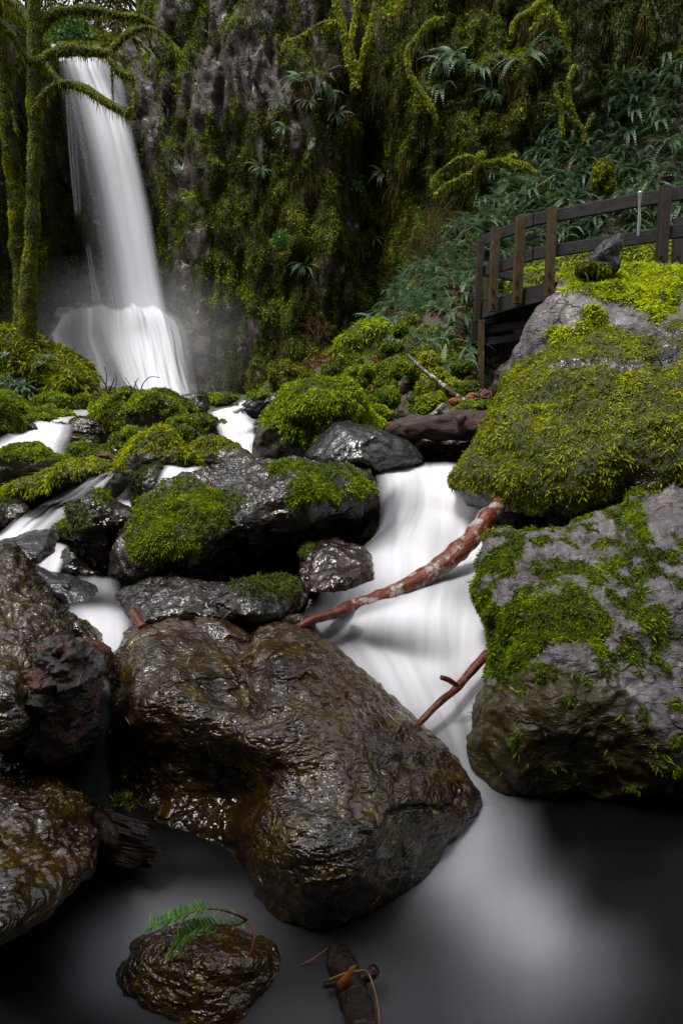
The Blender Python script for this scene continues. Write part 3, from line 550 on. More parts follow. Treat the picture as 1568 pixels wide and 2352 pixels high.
boulder('mossy dark stone low at the left edge of the cascade', [(-40,1170),(0,1158),(40,1156),(66,1170),(70,1188),(45,1205),(0,1216),(-40,1215)], 3.9, T=.2, mat=M['wet_dark'], n=36, seed=33, moss=TOP(b=-.2, mat=M['moss_dark'], tone=.1))
boulder('grey boulder with a green moss hood at the left edge', [(-90,1065),(-40,1045),(0,1041),(33,1027),(83,1023),(112,1037),(133,1052),(158,1064),(133,1078),(100,1096),(50,1112),(0,1124),(-70,1120)],
    4.75, T=.35, mat=M['grey_rock'], n=56, seed=34, amp=.035, facets=3, moss=dict(b=-.2, up=.55, noise=.25, paint=[(70,1042,70,22,.8),(20,1075,80,20,-.5)], mat=M['moss_green'], tone=.02))
# ---------------------------------------------------------------- left bank, further up: small mossy stones
def small(label, out, Y, moss=None, mat='mossy_rock', seed=0, n=22, **k): return boulder(label, out, Y, mat=M[mat], moss=moss, n=n, seed=seed, name='stone', cat='stone', **k)
boulder('mossy boulder at the left edge beside the upper stream', [(-90,940),(-30,918),(0,917),(20,930),(37,951),(47,971),(51,991),(36,1008),(0,1024),(-60,1030),(-110,990)], 5.6, mat=M['mossy_rock'], n=44, seed=40, moss=FULL(mat=M['moss_green'], tone=-.1, paint=[(10,1018,60,14,-1)]))
boulder('sloping bright green mossy rock behind the left edge boulder', [(-40,898),(0,899),(20,907),(40,917),(67,937),(100,942),(122,954),(110,968),(70,972),(30,965),(-40,960)], 6.9, mat=M['mossy_rock'], n=40, seed=41, moss=FULL(tone=.12))
boulder('long mossy rock touching the left bank stream', [(50,962),(70,957),(95,955),(118,962),(125,972),(110,980),(80,982),(55,980)], 6.6, mat=M['wet_dark'], n=28, seed=42, moss=TOP())
boulder('oval mossy rock below the tree mound', [(70,934),(82,917),(100,908),(125,906),(150,911),(165,925),(168,940),(135,945),(90,944)], 8.2, mat=M['mossy_rock'], n=36, seed=43, moss=FULL(tone=-.02))
boulder('small mossy rock beside the foot of the tree mound', [(174,918),(188,909),(205,911),(214,920),(214,940),(195,948),(180,936)], 8.4, mat=M['mossy_rock'], n=28, seed=44, moss=FULL(tone=.0))
small('low mossy stone in front of the oval mossy rock', [(85,940),(105,935),(128,940),(130,950),(105,956),(84,950)], 7.6, FULL(), seed=45)
small('mossy stone with a stream on both sides', [(125,956),(140,946),(160,947),(173,958),(168,972),(148,978),(130,970)], 7.0, FULL(tone=.1), seed=46)
small('tiny bright moss stone below the mossy stone between streams', [(112,975),(125,965),(140,968),(146,980),(128,986),(114,982)], 6.7, TOP(b=.2), seed=47)
boulder('dark rounded boulder with a thin moss top', [(154,988),(160,970),(180,961),(210,963),(233,975),(247,995),(242,1014),(210,1022),(172,1012)], 6.2, mat=M['wet_dark'], n=36, seed=48, moss=dict(b=-.5, up=.75, noise=.25, mat=M['moss_dark'], tone=.15))
boulder('dark triangular rock standing in the upper left stream', [(56,1022),(62,1000),(73,975),(86,985),(99,1007),(112,1032),(100,1042),(66,1036)], 5.7, mat=M['wet_dark'], n=34, seed=49, facets=7, moss=SPOT((85,1010,12,14,.8), (75,985,10,14,.3), mat=M['moss_dark'], tone=.1))
small('small black stone in the little cascade', [(117,1005),(130,1000),(142,1010),(141,1026),(128,1030),(119,1018)], 5.65, None, 'wet_dark', 50, facets=6)
small('flat dark green stone under the dark rounded boulder', [(147,1011),(155,1003),(180,1003),(215,1009),(228,1021),(215,1032),(172,1028)], 5.75, TOP(b=-.2, mat=M['moss_dark'], tone=.2), 'wet_dark', 51)
boulder('flat mossy rock in front of the dark rounded boulder', [(153,1041),(160,1028),(185,1022),(228,1025),(250,1035),(254,1048),(225,1058),(168,1060)], 5.25, mat=M['mossy_rock'], n=34, seed=52, moss=FULL(tone=.0))
small('bright green moss stone beside the red rotten wood', [(187,1052),(200,1041),(222,1032),(233,1040),(231,1056),(196,1063)], 5.0, FULL(tone=.05), seed=53)
small('small round mossy stone under the little cascade', [(132,1046),(145,1043),(165,1051),(173,1061),(150,1066),(134,1058)], 5.0, FULL(tone=.1), seed=54)
small('grey wedge stone right of the red rotten wood', [(258,1030),(270,1032),(285,1048),(292,1066),(278,1070),(262,1052)], 5.0, None, 'smooth_grey', 55)
# ---------------------------------------------------------------- the mound of mossy stones before the falls
boulder('brownish mossy stone at the left end of the mound before the falls', [(210,942),(214,917),(230,903),(250,896),(272,899),(286,925),(255,960),(222,952)], 7.6, mat=M['mossy_rock'], n=32, seed=60, moss=FULL(mat=M['moss_olive'], tone=.0, b=.3))
boulder('mossy stone topping the mound under the bare twigs', [(262,905),(293,893),(308,895),(322,912),(308,934),(285,942),(262,934)], 7.4, mat=M['mossy_rock'], n=32, seed=61, moss=TOP(b=.15))
boulder('bright green slanted stone on the left of the mound', [(204,966),(215,943),(237,920),(257,911),(258,940),(240,970),(218,974)], 6.9, mat=M['mossy_rock'], n=30, seed=62, moss=FULL(tone=.18))
boulder('largest mossy boulder in the middle of the mound before the falls', [(288,945),(304,926),(318,912),(340,904),(370,907),(394,919),(404,934),(422,952),(416,964),(378,978),(348,990),(306,982),(290,965)], 6.4, mat=M['grey_brown'], n=48, seed=63, amp=.07, moss=TOP(b=.3, tone=.1, paint=[(330,960,30,16,-.9),(345,975,18,10,-.6),(380,925,6,14,-.7)]))
boulder('dark mossy stone behind the largest mound boulder', [(344,906),(360,897),(381,900),(418,918),(440,932),(450,950),(424,956),(370,935)], 7.1, mat=M['wet_dark'], n=32, seed=64, moss=TOP(b=.15, tone=-.1))
boulder('black wet bare stone at the right of the mound top', [(408,917),(431,905),(456,902),(471,911),(478,934),(472,953),(452,953),(436,934)], 7.3, mat=M['wet_dark'], n=30, seed=65, facets=6, moss=SPOT((465,910,14,10,.4), mat=M['moss_dark']))
boulder('long flat topped mossy stone on the right of the mound', [(389,966),(400,960),(431,957),(465,958),(474,976),(469,998),(448,993),(420,985),(393,978)], 6.05, mat=M['mossy_rock'], n=34, seed=66, moss=TOP(b=.25, tone=.05))
boulder('mossy stone with a pale patch jutting into the white stream', [(460,956),(495,964),(515,969),(519,977),(513,992),(505,1008),(481,1007),(466,985)], 6.1, mat=M['grey_brown'], n=32, seed=67, facets=7, moss=TOP(b=.1, tone=-.1, paint=[(503,972,6,10,-1)]))
small('small round mossy stone below the long flat topped stone', [(380,985),(390,976),(408,977),(418,988),(410,1004),(392,1004)], 5.8, FULL(tone=-.12), seed=68)
boulder('egg shaped mossy stone with drooping moss', [(412,992),(424,981),(440,985),(453,1002),(455,1025),(436,1042),(422,1020)], 5.5, mat=M['mossy_rock'], n=30, seed=69, moss=FULL(tone=-.05, hang=.9))
small('tiny mossy pebble at the mound edge by the white stream', [(458,1008),(468,1000),(482,1008),(480,1022),(462,1020)], 5.45, FULL(), seed=70)
boulder('round mossy stone left of the peaked boulder', [(260,1018),(267,998),(287,986),(312,984),(338,992),(328,1015),(304,1038),(288,1052),(268,1040)], 5.2, mat=M['mossy_rock'], n=36, seed=71, moss=FULL(tone=0., hang=.8))
small('mossy stone tangled with red twigs on the mound', [(235,957),(246,946),(264,954),(277,985),(266,1003),(248,988)], 6.0, FULL(tone=-.1, mat=M['moss_olive']), seed=72)
small('small mossy stone in a gap of the mound', [(260,942),(278,932),(296,937),(292,952),(270,956)], 6.6, FULL(tone=-.05), seed=73)
boulder('low rock half bare half moss beside the white stream', [(432,1042),(443,1026),(465,1014),(490,1008),(515,1011),(543,1025),(570,1036),(582,1049),(572,1066),(515,1074),(459,1070),(442,1058)], 4.7, mat=M['grey_brown'], n=40, seed=74, tilt=.2, moss=dict(b=-.1, up=.4, noise=.3, mat=M['moss_olive'], tone=.12, paint=[(470,1025,45,25,.7),(530,1050,50,18,-.6)]))
small('tiny dark stone beside the head of the white stream', [(468,956),(482,952),(495,961),(482,968)], 6.35, None, 'wet_dark', 75)
boulder('flat low rock with moss far up the stream', [(472,916),(495,908),(525,907),(550,913),(530,928),(500,934),(474,928)], 9.2, mat=M['wet_dark'], n=28, seed=76, tilt=.4, moss=TOP(b=.0, tone=.0))
boulder('dark wet slanting rock on the right of the far stream', [(541,953),(556,932),(572,916),(592,906),(636,903),(650,913),(635,938),(606,956),(560,962)], 7.4, mat=M['smooth_grey'], n=36, seed=77, facets=6, moss=SPOT((590,908,25,8,.8), mat=M['moss_green']))
small('dark stone between the slanting rock and the mossy round boulder', [(582,974),(600,955),(624,951),(624,972),(600,1000),(582,1008)], 6.0, SPOT((610,958,20,8,.6)), 'wet_dark', 78)
boulder('upper half of the mossy mound at the foot of the mossy tree', [(-90,775),(-20,760),(40,768),(91,789),(133,804),(165,825),(193,855),(201,872),(180,900),(100,915),(0,915),(-100,905)], 9.6, T=.9, mat=M['mossy_rock'], n=56, seed=79, amp=.07, moss=FULL(mat=M['moss_olive'], tone=.0, L=.1, W=.02))
boulder('lower half of the mossy mound at the foot of the mossy tree', [(105,880),(130,852),(165,848),(196,862),(213,890),(211,912),(180,922),(130,918),(108,905)], 9.0, T=.5, mat=M['mossy_rock'], n=36, seed=80, moss=FULL(mat=M['moss_olive'], tone=.02, L=.09, W=.018))
# ---------------------------------------------------------------- right bank
boulder('bright mossy boulder high on the far right bank', [(772,815),(778,790),(795,773),(820,752),(845,744),(882,744),(890,757),(862,776),(832,790),(812,818),(785,825)], 9.2, mat=M['mossy_rock'], n=36, seed=85, c=(815,785), moss=FULL(tone=.15, L=.08, W=.016))
boulder('dark green peaked boulder at the foot of the right bank', [(735,882),(742,857),(757,836),(773,823),(787,806),(803,809),(820,827),(825,845),(803,870),(770,886)], 7.4, mat=M['mossy_rock'], n=40, seed=86, moss=FULL(tone=-.08))
boulder('ragged mossy boulder under the cliff behind the round boulder', [(624,850),(630,838),(646,828),(663,833),(682,850),(705,855),(722,875),(690,892),(650,897),(628,886)], 10.2, mat=M['mossy_rock'], n=36, seed=87, amp=.08, moss=FULL(tone=-.05, mat=M['moss_olive']))
boulder('bright lime mossy stone behind the dark log', [(957,930),(965,917),(987,908),(1010,909),(1018,922),(995,944),(974,956),(960,948)], 5.0, mat=M['mossy_rock'], n=30, seed=88, moss=FULL(tone=.2))
boulder('pale bare triangular stone behind the dark log', [(976,962),(995,944),(1014,925),(1024,931),(1034,954),(1010,966)], 4.75, mat=M['bright_rock'], n=26, seed=89, facets=7)
boulder('mossy stone under the orange rotten wood', [(1030,955),(1040,942),(1056,933),(1087,926),(1122,928),(1130,945),(1090,960),(1050,962)], 4.85, mat=M['grey_brown'], n=28, seed=90, moss=TOP(b=.2, tone=.1))
HB = [(817,858,20,15,7.),(827,880,17,12,6.7),(845,855,13,17,6.8),(886,882,22,22,6.),(893,912,24,19,5.5),(918,846,44,20,6.5),(985,828,28,16,6.6),(972,812,24,14,7.2),(920,757,17,12,8.8),(940,738,14,11,9.),(1038,892,20,17,5.6),(1078,892,18,13,5.4),(982,890,22,18,5.7),(855,925,26,11,5.6),(873,950,22,14,5.2),(1000,862,26,12,6.2),(905,800,18,12,7.8),(1060,850,22,14,6.3),(760,890,22,12,7.1),(700,905,20,9,8.2)]
HL = ['on the right bank above the round boulder','just behind the round boulder','under a fern on the right bank','below the long bright stone','near the dark log end','long and bright along the right bank','left of the speckled stick foot','near the top of the speckled stick','high on the bank by the far boulder','highest on the bank among ferns','below the speckled stick','at the foot of the speckled stick','beside the lime mossy stone','flat and bright behind the round boulder','low between round boulder and dark log','under the middle of the speckled stick','in the middle of the fern bank','under the footbridge end','at the foot of the dark green peaked boulder','at the water edge under the cliff']
rg_ = np.random.default_rng(5)
for i, ((x, y, a, b, Y), tx) in enumerate(zip(HB, HL)):
    t = np.linspace(0, 2 * math.pi, 11)[:-1]; rr_ = 1 + rg_.normal(size=10) * .14
    small('mossy stone ' + tx, np.stack([x + a * rr_ * np.cos(t), y + b * rr_ * np.sin(t)], 1), Y, FULL(tone=rg_.uniform(-.15, .2), mat=M['moss_olive'] if i % 3 == 0 else M['moss_green']), seed=100 + i, n=22)
# ---------------------------------------------------------------- ground under the stream
xs = np.linspace(-14, 10, 120); ys = np.r_[np.linspace(-4, 6, 120), np.linspace(6.2, 24, 70)]
def bedz(x, y):
    z = np.interp(y, [-4, .3, 1, 1.5, 2, 2.5, 3.2, 4, 5, 6, 8.5, 12, 24], [-.3, -.15, -.12, -.06, .02, .15, .3, .42, .55, .68, .95, 1.05, 1.1])
    side = np.maximum(0, np.abs(x + .2) - (1.6 + y * .45)) * .45
    return z + side
X, Yg = np.meshgrid(xs, ys, indexing='xy'); P = np.stack([X.ravel(), Yg.ravel(), bedz(X.ravel(), Yg.ravel())], 1)
P[:, 2] += .05 * fbm(P * [3, 3, 0], 4)
o = obj('streambed', make_mesh('streambed', P, [gridfaces(len(ys), len(xs))], {'moss': sstep(.0, .4, fbm(P * 1.3, 3) + .1 * (P[:, 1] - 6))}, M['wet_dark'])); o['kind'] = 'structure'

WP = []
def ribbon(rows, foam, alpha=None, nr=None, nc=None, wave=.012, ws=(1.4, 6.), seed=0, mode='z', off=0., fade=.07, fout=.1):
    """rows[r][c] = (px, py) with level (mode z) or distance (mode y); foam[r][c]; alpha[c] across"""
    C = []
    for r, (pts, lv) in enumerate(rows):
        q = []
        for c, (x, y) in enumerate(pts):
            l = lv[c] if hasattr(lv, '__len__') else lv
            p = atz(x, y, l) if mode == 'z' else at(x, y, l)
            f = foam[r][c] if hasattr(foam[r], '__len__') else foam[r]
            q.append((*p, f))
        C.append(q)
    nrow, ncol = len(C), len(C[0]); nr = nr or nrow * 12; nc = nc or ncol * 14
    G = net(C, nr, nc); V = G[..., :3]; fo = np.clip(G[..., 3], 0, 1)
    du = np.linalg.norm(np.diff(V, axis=1), axis=2); dv = np.linalg.norm(np.diff(V, axis=0), axis=2)
    fu = np.concatenate([np.zeros((nr, 1)), np.cumsum(du, 1)], 1); fu = np.linspace(0, 1, nc)[None] * fu[:, -1].mean() ; fu = np.broadcast_to(fu, (nr, nc))
    fv = np.r_[0, np.cumsum(dv.mean(1))]; fv = np.broadcast_to(fv[:, None], (nr, nc))
    u = np.linspace(0, 1, nc)[None] + 0 * fv; v = np.linspace(0, 1, nr)[:, None] + 0 * fv
    e = np.minimum(u, 1 - u)
    al = sstep(0, .3, e) if alpha is None else np.interp(u, np.linspace(0, 1, len(alpha)), alpha)
    al = al * sstep(0, fade, v + .35 * fade * (pnoise(np.stack([u.ravel() * 3.5, 0 * u.ravel() + seed, 0 * u.ravel()], 1)).reshape(u.shape))) * sstep(0, fout, 1 - v)
    F_ = gridfaces(nr, nc); V = V.reshape(-1, 3); N = vnormals(V, [F_]); N *= np.sign((N * (np.array([0, 0, CAMZ]) - V)).sum(1))[:, None]
    q = np.stack([fu.ravel() * ws[1] + seed * 5.1, fv.ravel() * ws[0], 0 * fu.ravel() + seed], 1)
    V = V + N * (wave * fbm(q, 3) + off)[:, None]
    return V, F_, fo.ravel(), al.ravel(), fu.ravel() + seed * 3.3, fv.ravel()
def water_obj(name, parts, mat, parent=None):
    Vs, Fs, A = [], [], [[], [], [], []]; o_ = 0
    for V, f, *a in parts:
        Vs.append(V); Fs.append(f + o_); o_ += len(V)
        for k in range(4): A[k].append(a[k])
    A = [np.concatenate(x) for x in A]
    o = obj(name, make_mesh(name, np.concatenate(Vs), [np.concatenate(Fs)], {'foam': A[0], 'alpha': A[1], 'fu': A[2], 'fv': A[3]}, mat), parent); o['kind'] = 'structure'; return o
def row(y, xs, z): return ([(x, (y[i] if hasattr(y, '__len__') else y)) for i, x in enumerate(xs)], z)
# the right stream, from under the log to the front pool
ST = ribbon([row(1062, (850,905,960,1010,1060,1120), .85), row(1084, (858,905,960,1020,1070,1130), .82), row((1165,1128,1120,1128,1140,1135), (868,910,965,1022,1085,1160), .74), row((1232,1195,1180,1185,1198,1190), (852,895,955,1020,1095,1190), .6),
    row((1292,1262,1240,1240,1255,1250), (775,845,930,1020,1105,1200), .5), row((1335,1322,1298,1305,1318,1310), (740,840,930,1010,1095,1180), .46), row((1388,1382,1362,1360,1372,1372), (720,830,925,1010,1085,1170), .42), row((1435,1430,1410,1415,1428,1420), (660,780,895,1000,1085,1160), .37),
    row((1495,1466,1476,1495,1488,1475), (660,775,885,1000,1085,1160), .32), row((1550,1522,1518,1545,1538,1525), (700,810,910,1000,1085,1160), .28), row(1620, (780,870,955,1025,1095,1170), .2), row(1720, (860,940,1005,1065,1120,1190), .13), row(1850, (900,970,1040,1100,1160,1250), .07), row(1990, (900,970,1040,1100,1160,1250), .03)],
    [(.1,.5,.75,.6,.3,.05),(.5,.9,1,1,.75,.4),(.7,1,.9,1,.75,.7),(.6,.95,.7,.85,.65,.8),(.3,.85,.95,.6,.85,.6),(.25,.75,1,.7,.6,.7),(.1,.35,.75,.65,.4,.5),(.2,.75,1,.9,.8,.7),(.45,.2,.14,.5,.95,.7),(.4,.7,.85,1,.9,.8),(.5,.75,.95,1,.85,.55),(.45,.58,.68,.66,.5,.25),(.45,.5,.58,.52,.3,.08),(.4,.46,.52,.45,.25,.05)],
    alpha=(0,.6,.9,1,1,1,1,1,1,.8,0), nr=260, nc=120, wave=.008, ws=(2.5, 2.), seed=1, off=.008, fout=.3)
WP.append(ST)
# the front pool
px_ = (-500,-150,100,230,350,500,700,850,960,1060,1150,1250,1350,1500,1700,2100)
def prow(y, z, f): return (row(y, px_, z), [min(.62, .1 * v + 1.45 * v * v) for v in f])
pool = [prow(1700, .12, [0]*16), prow(1800, .09, [0]*8+[.2,.6,.3,.03,0,0,0,0]), prow(1900, .06, [0,0,0,0,0,0,0,0,.3,.65,.45,.1,0,0,0,0]), prow(2000, .03, [0,0,0,.0,.0,.0,0,0,.45,.68,.52,.25,.04,0,0,0]),
    prow(2080, .015, [0,0,.0,.16,.34,.3,.1,.1,.3,.48,.58,.46,.14,.01,0,0]), prow(2160, .005, [0,0,.05,.36,.42,.3,.14,.16,.2,.34,.5,.52,.32,.06,0,0]), prow(2250, 0, [0,0,.08,.36,.3,.14,.16,.2,.2,.25,.34,.38,.3,.1,.01,0]), prow(2352, 0, [0,0,.12,.14,.12,.12,.2,.24,.2,.22,.26,.26,.2,.06,.0,0]), prow(2550, 0, [0]*16)]
WP.append(ribbon([p[0] for p in pool], [p[1] for p in pool], alpha=(1, 1), nr=130, nc=220, wave=.006, ws=(2.5, 2.), seed=2))
# left streams
def strip(rows, foam, **k): WP.append(ribbon(rows, foam, **k))
strip([([(228,1088),(256,1080),(285,1068)], .79), ([(180,1110),(218,1108),(255,1105)], .74), ([(120,1143),(170,1145),(228,1140)], .7), ([(75,1166),(125,1163),(185,1165)], .66), ([(40,1188),(92,1192),(150,1205)], .58), ([(0,1225),(55,1225),(125,1232)], .5), ([(-50,1262),(10,1258),(80,1245)], .46), ([(-90,1290),(-20,1285),(60,1260)], .44)],
    [(.2,.5,.8),(.1,.3,.9),(.03,.15,.9),(.15,.2,.85),(.75,.7,.6),(.95,1,.9),(1,1,.8),(1,1,.7)], seed=3, wave=.02, ws=(1.2, 14.), nr=110, nc=70)
strip([([(322,1086),(350,1076)], .83), ([(298,1108),(330,1095)], .78), ([(278,1132),(318,1125)], .7), ([(255,1150),(312,1160)], .62), ([(240,1165),(305,1185)], .56)], [(.6,.6),(.9,.9),(1,1),(1,1),(.9,.9)], seed=4, nc=40)
strip([([(370,1066),(420,1072),(480,1068)], .85), ([(364,1085),(410,1090),(470,1082)], .83), ([(358,1105),(395,1110),(440,1095)], .79), ([(350,1128),(380,1130),(420,1112)], .74)], [(.4,.5,.3),(.9,1,.5),(1,1,.6),(.9,.9,.6)], seed=5, nc=50)
strip([([(548,922),(575,915),(600,908)], 1.14), ([(535,935),(556,935),(576,928)], 1.11), ([(480,942),(528,948),(566,945)], 1.06), ([(478,956),(530,960),(585,962)], 1.02), ([(490,975),(545,980),(602,975)], .97), ([(500,1000),(550,1005),(605,995)], .88), ([(510,1025),(560,1035),(605,1020)], .8), ([(530,1050),(575,1055),(600,1040)], .76)], [(.8,.9,.6),(.9,1,.6),(1,1,.8),(1,1,.8),(1,1,.55),(1,1,.9),(1,1,.9),(.9,1,.9)], seed=6, nc=60, wave=.03)
strip([([(165,938),(192,940),(225,948)], 1.04), ([(140,946),(172,948),(210,956)], 1.02), ([(110,954),(140,958),(175,962)], 1.0), ([(92,964),(130,970),(170,974)], .98)], [(.5,.3,.6),(.6,.4,.5),(.7,.6,.4),(.8,.8,.6)], seed=7, nc=40)
strip([([(85,962),(115,966),(140,970),(172,974)], .99), ([(50,980),(95,980),(130,984),(175,986)], .96), ([(15,998),(70,996),(118,998),(172,1000)], .93), ([(-20,1012),(45,1012),(105,1014),(168,1014)], .89), ([(-60,1028),(20,1032),(95,1032),(162,1030)], .84), ([(-100,1045),(-5,1050),(90,1052),(158,1048)], .79), ([(-120,1060),(-10,1066),(90,1075),(155,1070)], .76)],
    [(.6,.8,.7,.4),(.85,.95,.7,.5),(.9,.9,.9,.7),(.85,.8,.7,.75),(.8,.85,.9,.8),(.8,.7,.9,.85),(.5,.4,.8,.7)], seed=8, nc=60, wave=.02)
strip([([(105,1240),(160,1250)], .52), ([(88,1270),(155,1280)], .48), ([(78,1300),(145,1312)], .46), ([(70,1325),(130,1335)], .44)], [(.2,.5),(.6,.95),(.7,.9),(.5,.6)], seed=9, nc=40)
strip([([(175,1315),(215,1320),(275,1325)], .45), ([(150,1350),(215,1348),(285,1355)], .44), ([(140,1385),(215,1385),(300,1392)], .43), ([(140,1410),(220,1410),(310,1412)], .42), ([(150,1440),(235,1440),(315,1440)], .41), ([(185,1480),(250,1480),(300,1475)], .4), ([(215,1520),(255,1520),(290,1510)], .385)], [(.05,.2,.2),(.1,.3,.25),(.05,.05,.2),(.6,.75,.7),(.9,.95,.85),(.9,.9,.8),(.7,.7,.6)], seed=10, nc=60)
strip([([(185,1540),(225,1545),(285,1540)], .36), ([(185,1590),(230,1595),(275,1590)], .31), ([(185,1645),(230,1645),(270,1640)], .25), ([(160,1720),(215,1720),(262,1720)], .17), ([(140,1790),(210,1790),(265,1790)], .12), ([(150,1860),(220,1855),(275,1860)], .085), ([(170,1930),(250,1935),(300,1930)], .06)], [(.1,.2,.1),(.05,.1,.05),(.08,.14,.1),(.02,.05,.03),(.04,.06,.04),(.03,.05,.03),(.02,.02,.02)], seed=11, nc=60, fout=.3)
0 and strip([([(225,2240),(300,2262),(400,2290),(520,2292),(610,2235),(660,2190)], .055), ([(220,2290),(300,2310),(400,2330),(520,2335),(630,2290),(700,2220)], .035), ([(220,2350),(300,2370),(400,2390),(520,2390),(640,2350),(720,2260)], .02)], [(.1,.05,.08,.1,.2,.4),(.12,.1,.1,.1,.18,.3),(.1,.1,.1,.1,.12,.2)], seed=12, alpha=(.0,.55,.5,.5,.6,.0), wave=.006, fade=.3)
POOL = WP.pop(1); water_obj('pool_water', [POOL], M['pool']); water_obj('water', WP, M['water'])
# ---------------------------------------------------------------- waterfall
FP = []
def fall(rows, foam, **k): FP.append(ribbon(rows, foam, mode='y', **k))
fall([row(118, (128,142,158,178,196,214,236), 19.4), row(140, (128,143,160,182,202,220,246), 19.0), row(200, (134,152,178,205,226,244,266), 18.9), row(267, (140,166,196,226,252,274,296), 18.8), row(333, (150,180,210,242,270,294,314), 18.7), row(467, (168,206,238,270,300,324,344), 18.6), row(600, (184,228,262,296,326,346,366), 18.4), row(700, (196,244,280,314,344,364,384), 18.2), row(760, (200,250,290,326,356,378,400), 17.9)],
    [(.3,.8,1,1,.8,.5,.2),(.35,.9,1,1,1,.7,.3),(.3,.7,1,1,1,.8,.35),(.25,.55,.95,1,1,.85,.4),(.2,.5,.85,1,1,.9,.4),(.15,.4,.75,.95,1,.9,.4),(.15,.35,.7,.95,1,.9,.45),(.2,.4,.75,1,1,.95,.5),(.3,.5,.85,1,1,.95,.5)],
    alpha=(0,.08,.2,.38,.62,.85,1,1,1,.95,.75,.38,0), nr=160, nc=120, wave=.12, ws=(.06, 1.6), seed=21)
fall([row(100, (112,122,134), 20.2), row(112, (118,130,142), 19.9), row(126, (128,140,156), 19.6), row(142, (132,150,172), 19.2)], [.8, .9, .95, 1], seed=22, nc=30, wave=.03)
fall([row((118,120,124,130,136,142), (188,208,226,242,258,275), 19.6), row(150, (196,214,232,248,264,282), 19.4), row(200, (212,228,246,262,276,290), 19.2), row(262, (236,252,266,278,288,298), 19.1), row(330, (268,278,288,295,302,310), 19.0), row(420, (300,305,310,316,320,326), 18.95)],
    [(.5,.75,.5,.35,.5,.2),(.5,.8,.6,.4,.45,.2),(.5,.7,.6,.4,.4,.2),(.5,.6,.5,.45,.35,.2),(.4,.45,.4,.3,.3,.1),(.3,.3,.3,.2,.2,.1)], alpha=(0,.7,.8,.65,.6,.55,.4,0), nr=80, nc=70, wave=.05, ws=(.1, 4.), seed=23)
fall([row(205, (148,156,164,172), 18.95), row(330, (156,163,170,180), 18.85), row(420, (164,170,176,186), 18.8), row(500, (172,176,180,188), 18.75)], [(.4,.6,.5,.4)] * 4, alpha=(0,.5,.1,.55,.1,.5,0), nr=50, nc=50, wave=.02, seed=24)
fall([row(560, (196,202,208), 18.7), row(640, (206,214,222), 18.6), row(700, (212,224,236), 18.4)], [.5, .5, .6], alpha=(0,.45,.1,.5,0), nr=30, nc=30, wave=.02, seed=25)
# the apron of falling water over the ledges at the foot
fall([row((748,708,701,703,700,700,704,716), (118,164,213,260,300,335,366,392), (17.9,17.8,17.7,17.7,17.8,17.9,18,18.2)), row((775,726,716,712,713,718,724,745), (112,160,213,268,315,352,386,414), (17.5,17.4,17.3,17.2,17.2,17.4,17.6,17.9)), row(775, (108,162,216,272,326,368,402,432), (17.3,17.2,17.1,17,17,17.1,17.3,17.7)), row(835, (132,184,236,288,338,380,414,442), (16.9,16.8,16.7,16.6,16.6,16.8,17.0,17.4)), row(890, (165,212,258,304,350,392,428,458), (16.6,16.5,16.4,16.2,16.2,16.4,16.7,17.2)), row(925, (180,226,270,312,356,400,438,470), (16.4,16.2,16,15.8,15.8,16.,16.4,17.))],
    [(.8,.7,.6,.8,1,1,.9,.4),(.85,.45,.6,.95,1,1,.95,.5),(.8,.2,.55,.85,.95,.95,.9,.5),(.7,.35,.5,.8,.9,.92,.85,.5),(.55,.45,.55,.75,.88,.9,.8,.35),(.5,.45,.55,.75,.85,.88,.75,.3)],
    alpha=(0,.9,.75,.25,.7,.3,.75,.95,1,1,1,1,.85,.6,.3,0), nr=130, nc=150, wave=.16, ws=(.25, 2.2), seed=26, fade=.28)
water_obj('waterfall', FP, M['fall'])
# thin spray hanging at the foot of the falls
mt, nt = newmat('mist'); 
tc = nd(nt, 'ShaderNodeTexCoord').outputs['Object']; g = nd(nt, 'ShaderNodeTexGradient', {'Vector': tc}, gradient_type='SPHERICAL').outputs['Fac']
nz_ = noise(nt, pos(nt), .8, 2)
dn = mth(nt, 'MULTIPLY', mth(nt, 'MULTIPLY', g, nz_), .4)
out(nt, None, nd(nt, 'ShaderNodeVolumePrincipled', {'Color': (.95, .95, 1, 1), 'Density': dn, 'Anisotropy': .2}).outputs[0])
S_, Fs_ = cubesphere(8); mc = at(290, 800, 16.9)
o = obj('mist', make_mesh('mist', S_ * 1.0, [Fs_], None, mt)); o.location = mc; o.scale = (4.4, 1.9, 2.6); o['kind'] = 'stuff'

# steep bank added out of view behind the camera to darken the foreground
az = np.radians(np.linspace(95, 288, 110)); rr_ = np.array([1.9, 2.6, 3.4, 4.2, 5.0, 5.8, 7., 9.]); zz_ = np.array([-.3, .4, 2., 5, 8.5, 12.5, 16., 18.5])
G_ = []
for r_, z_ in zip(rr_, zz_):
    taper = np.clip(np.minimum((np.degrees(az) - 95) / 45, (288 - np.degrees(az)) / 18), .25, 1)
    G_.append(np.stack([np.sin(az) * r_ * 1.35, np.cos(az) * r_, z_ * np.where(z_ > 1, taper, 1)], 1))
G_ = net(np.array(G_), 60, 160).reshape(-1, 3); G_ = G_ + .25 * np.stack([fbm(G_ * .9, 3), fbm(G_ * .9 + 9, 3), fbm(G_ * .9 + 5, 3)], 1)
o = obj('bank', make_mesh('bank', G_, [gridfaces(60, 160)], {'moss': np.ones(len(G_))}, M['mossy_rock'])); o['kind'] = 'structure'

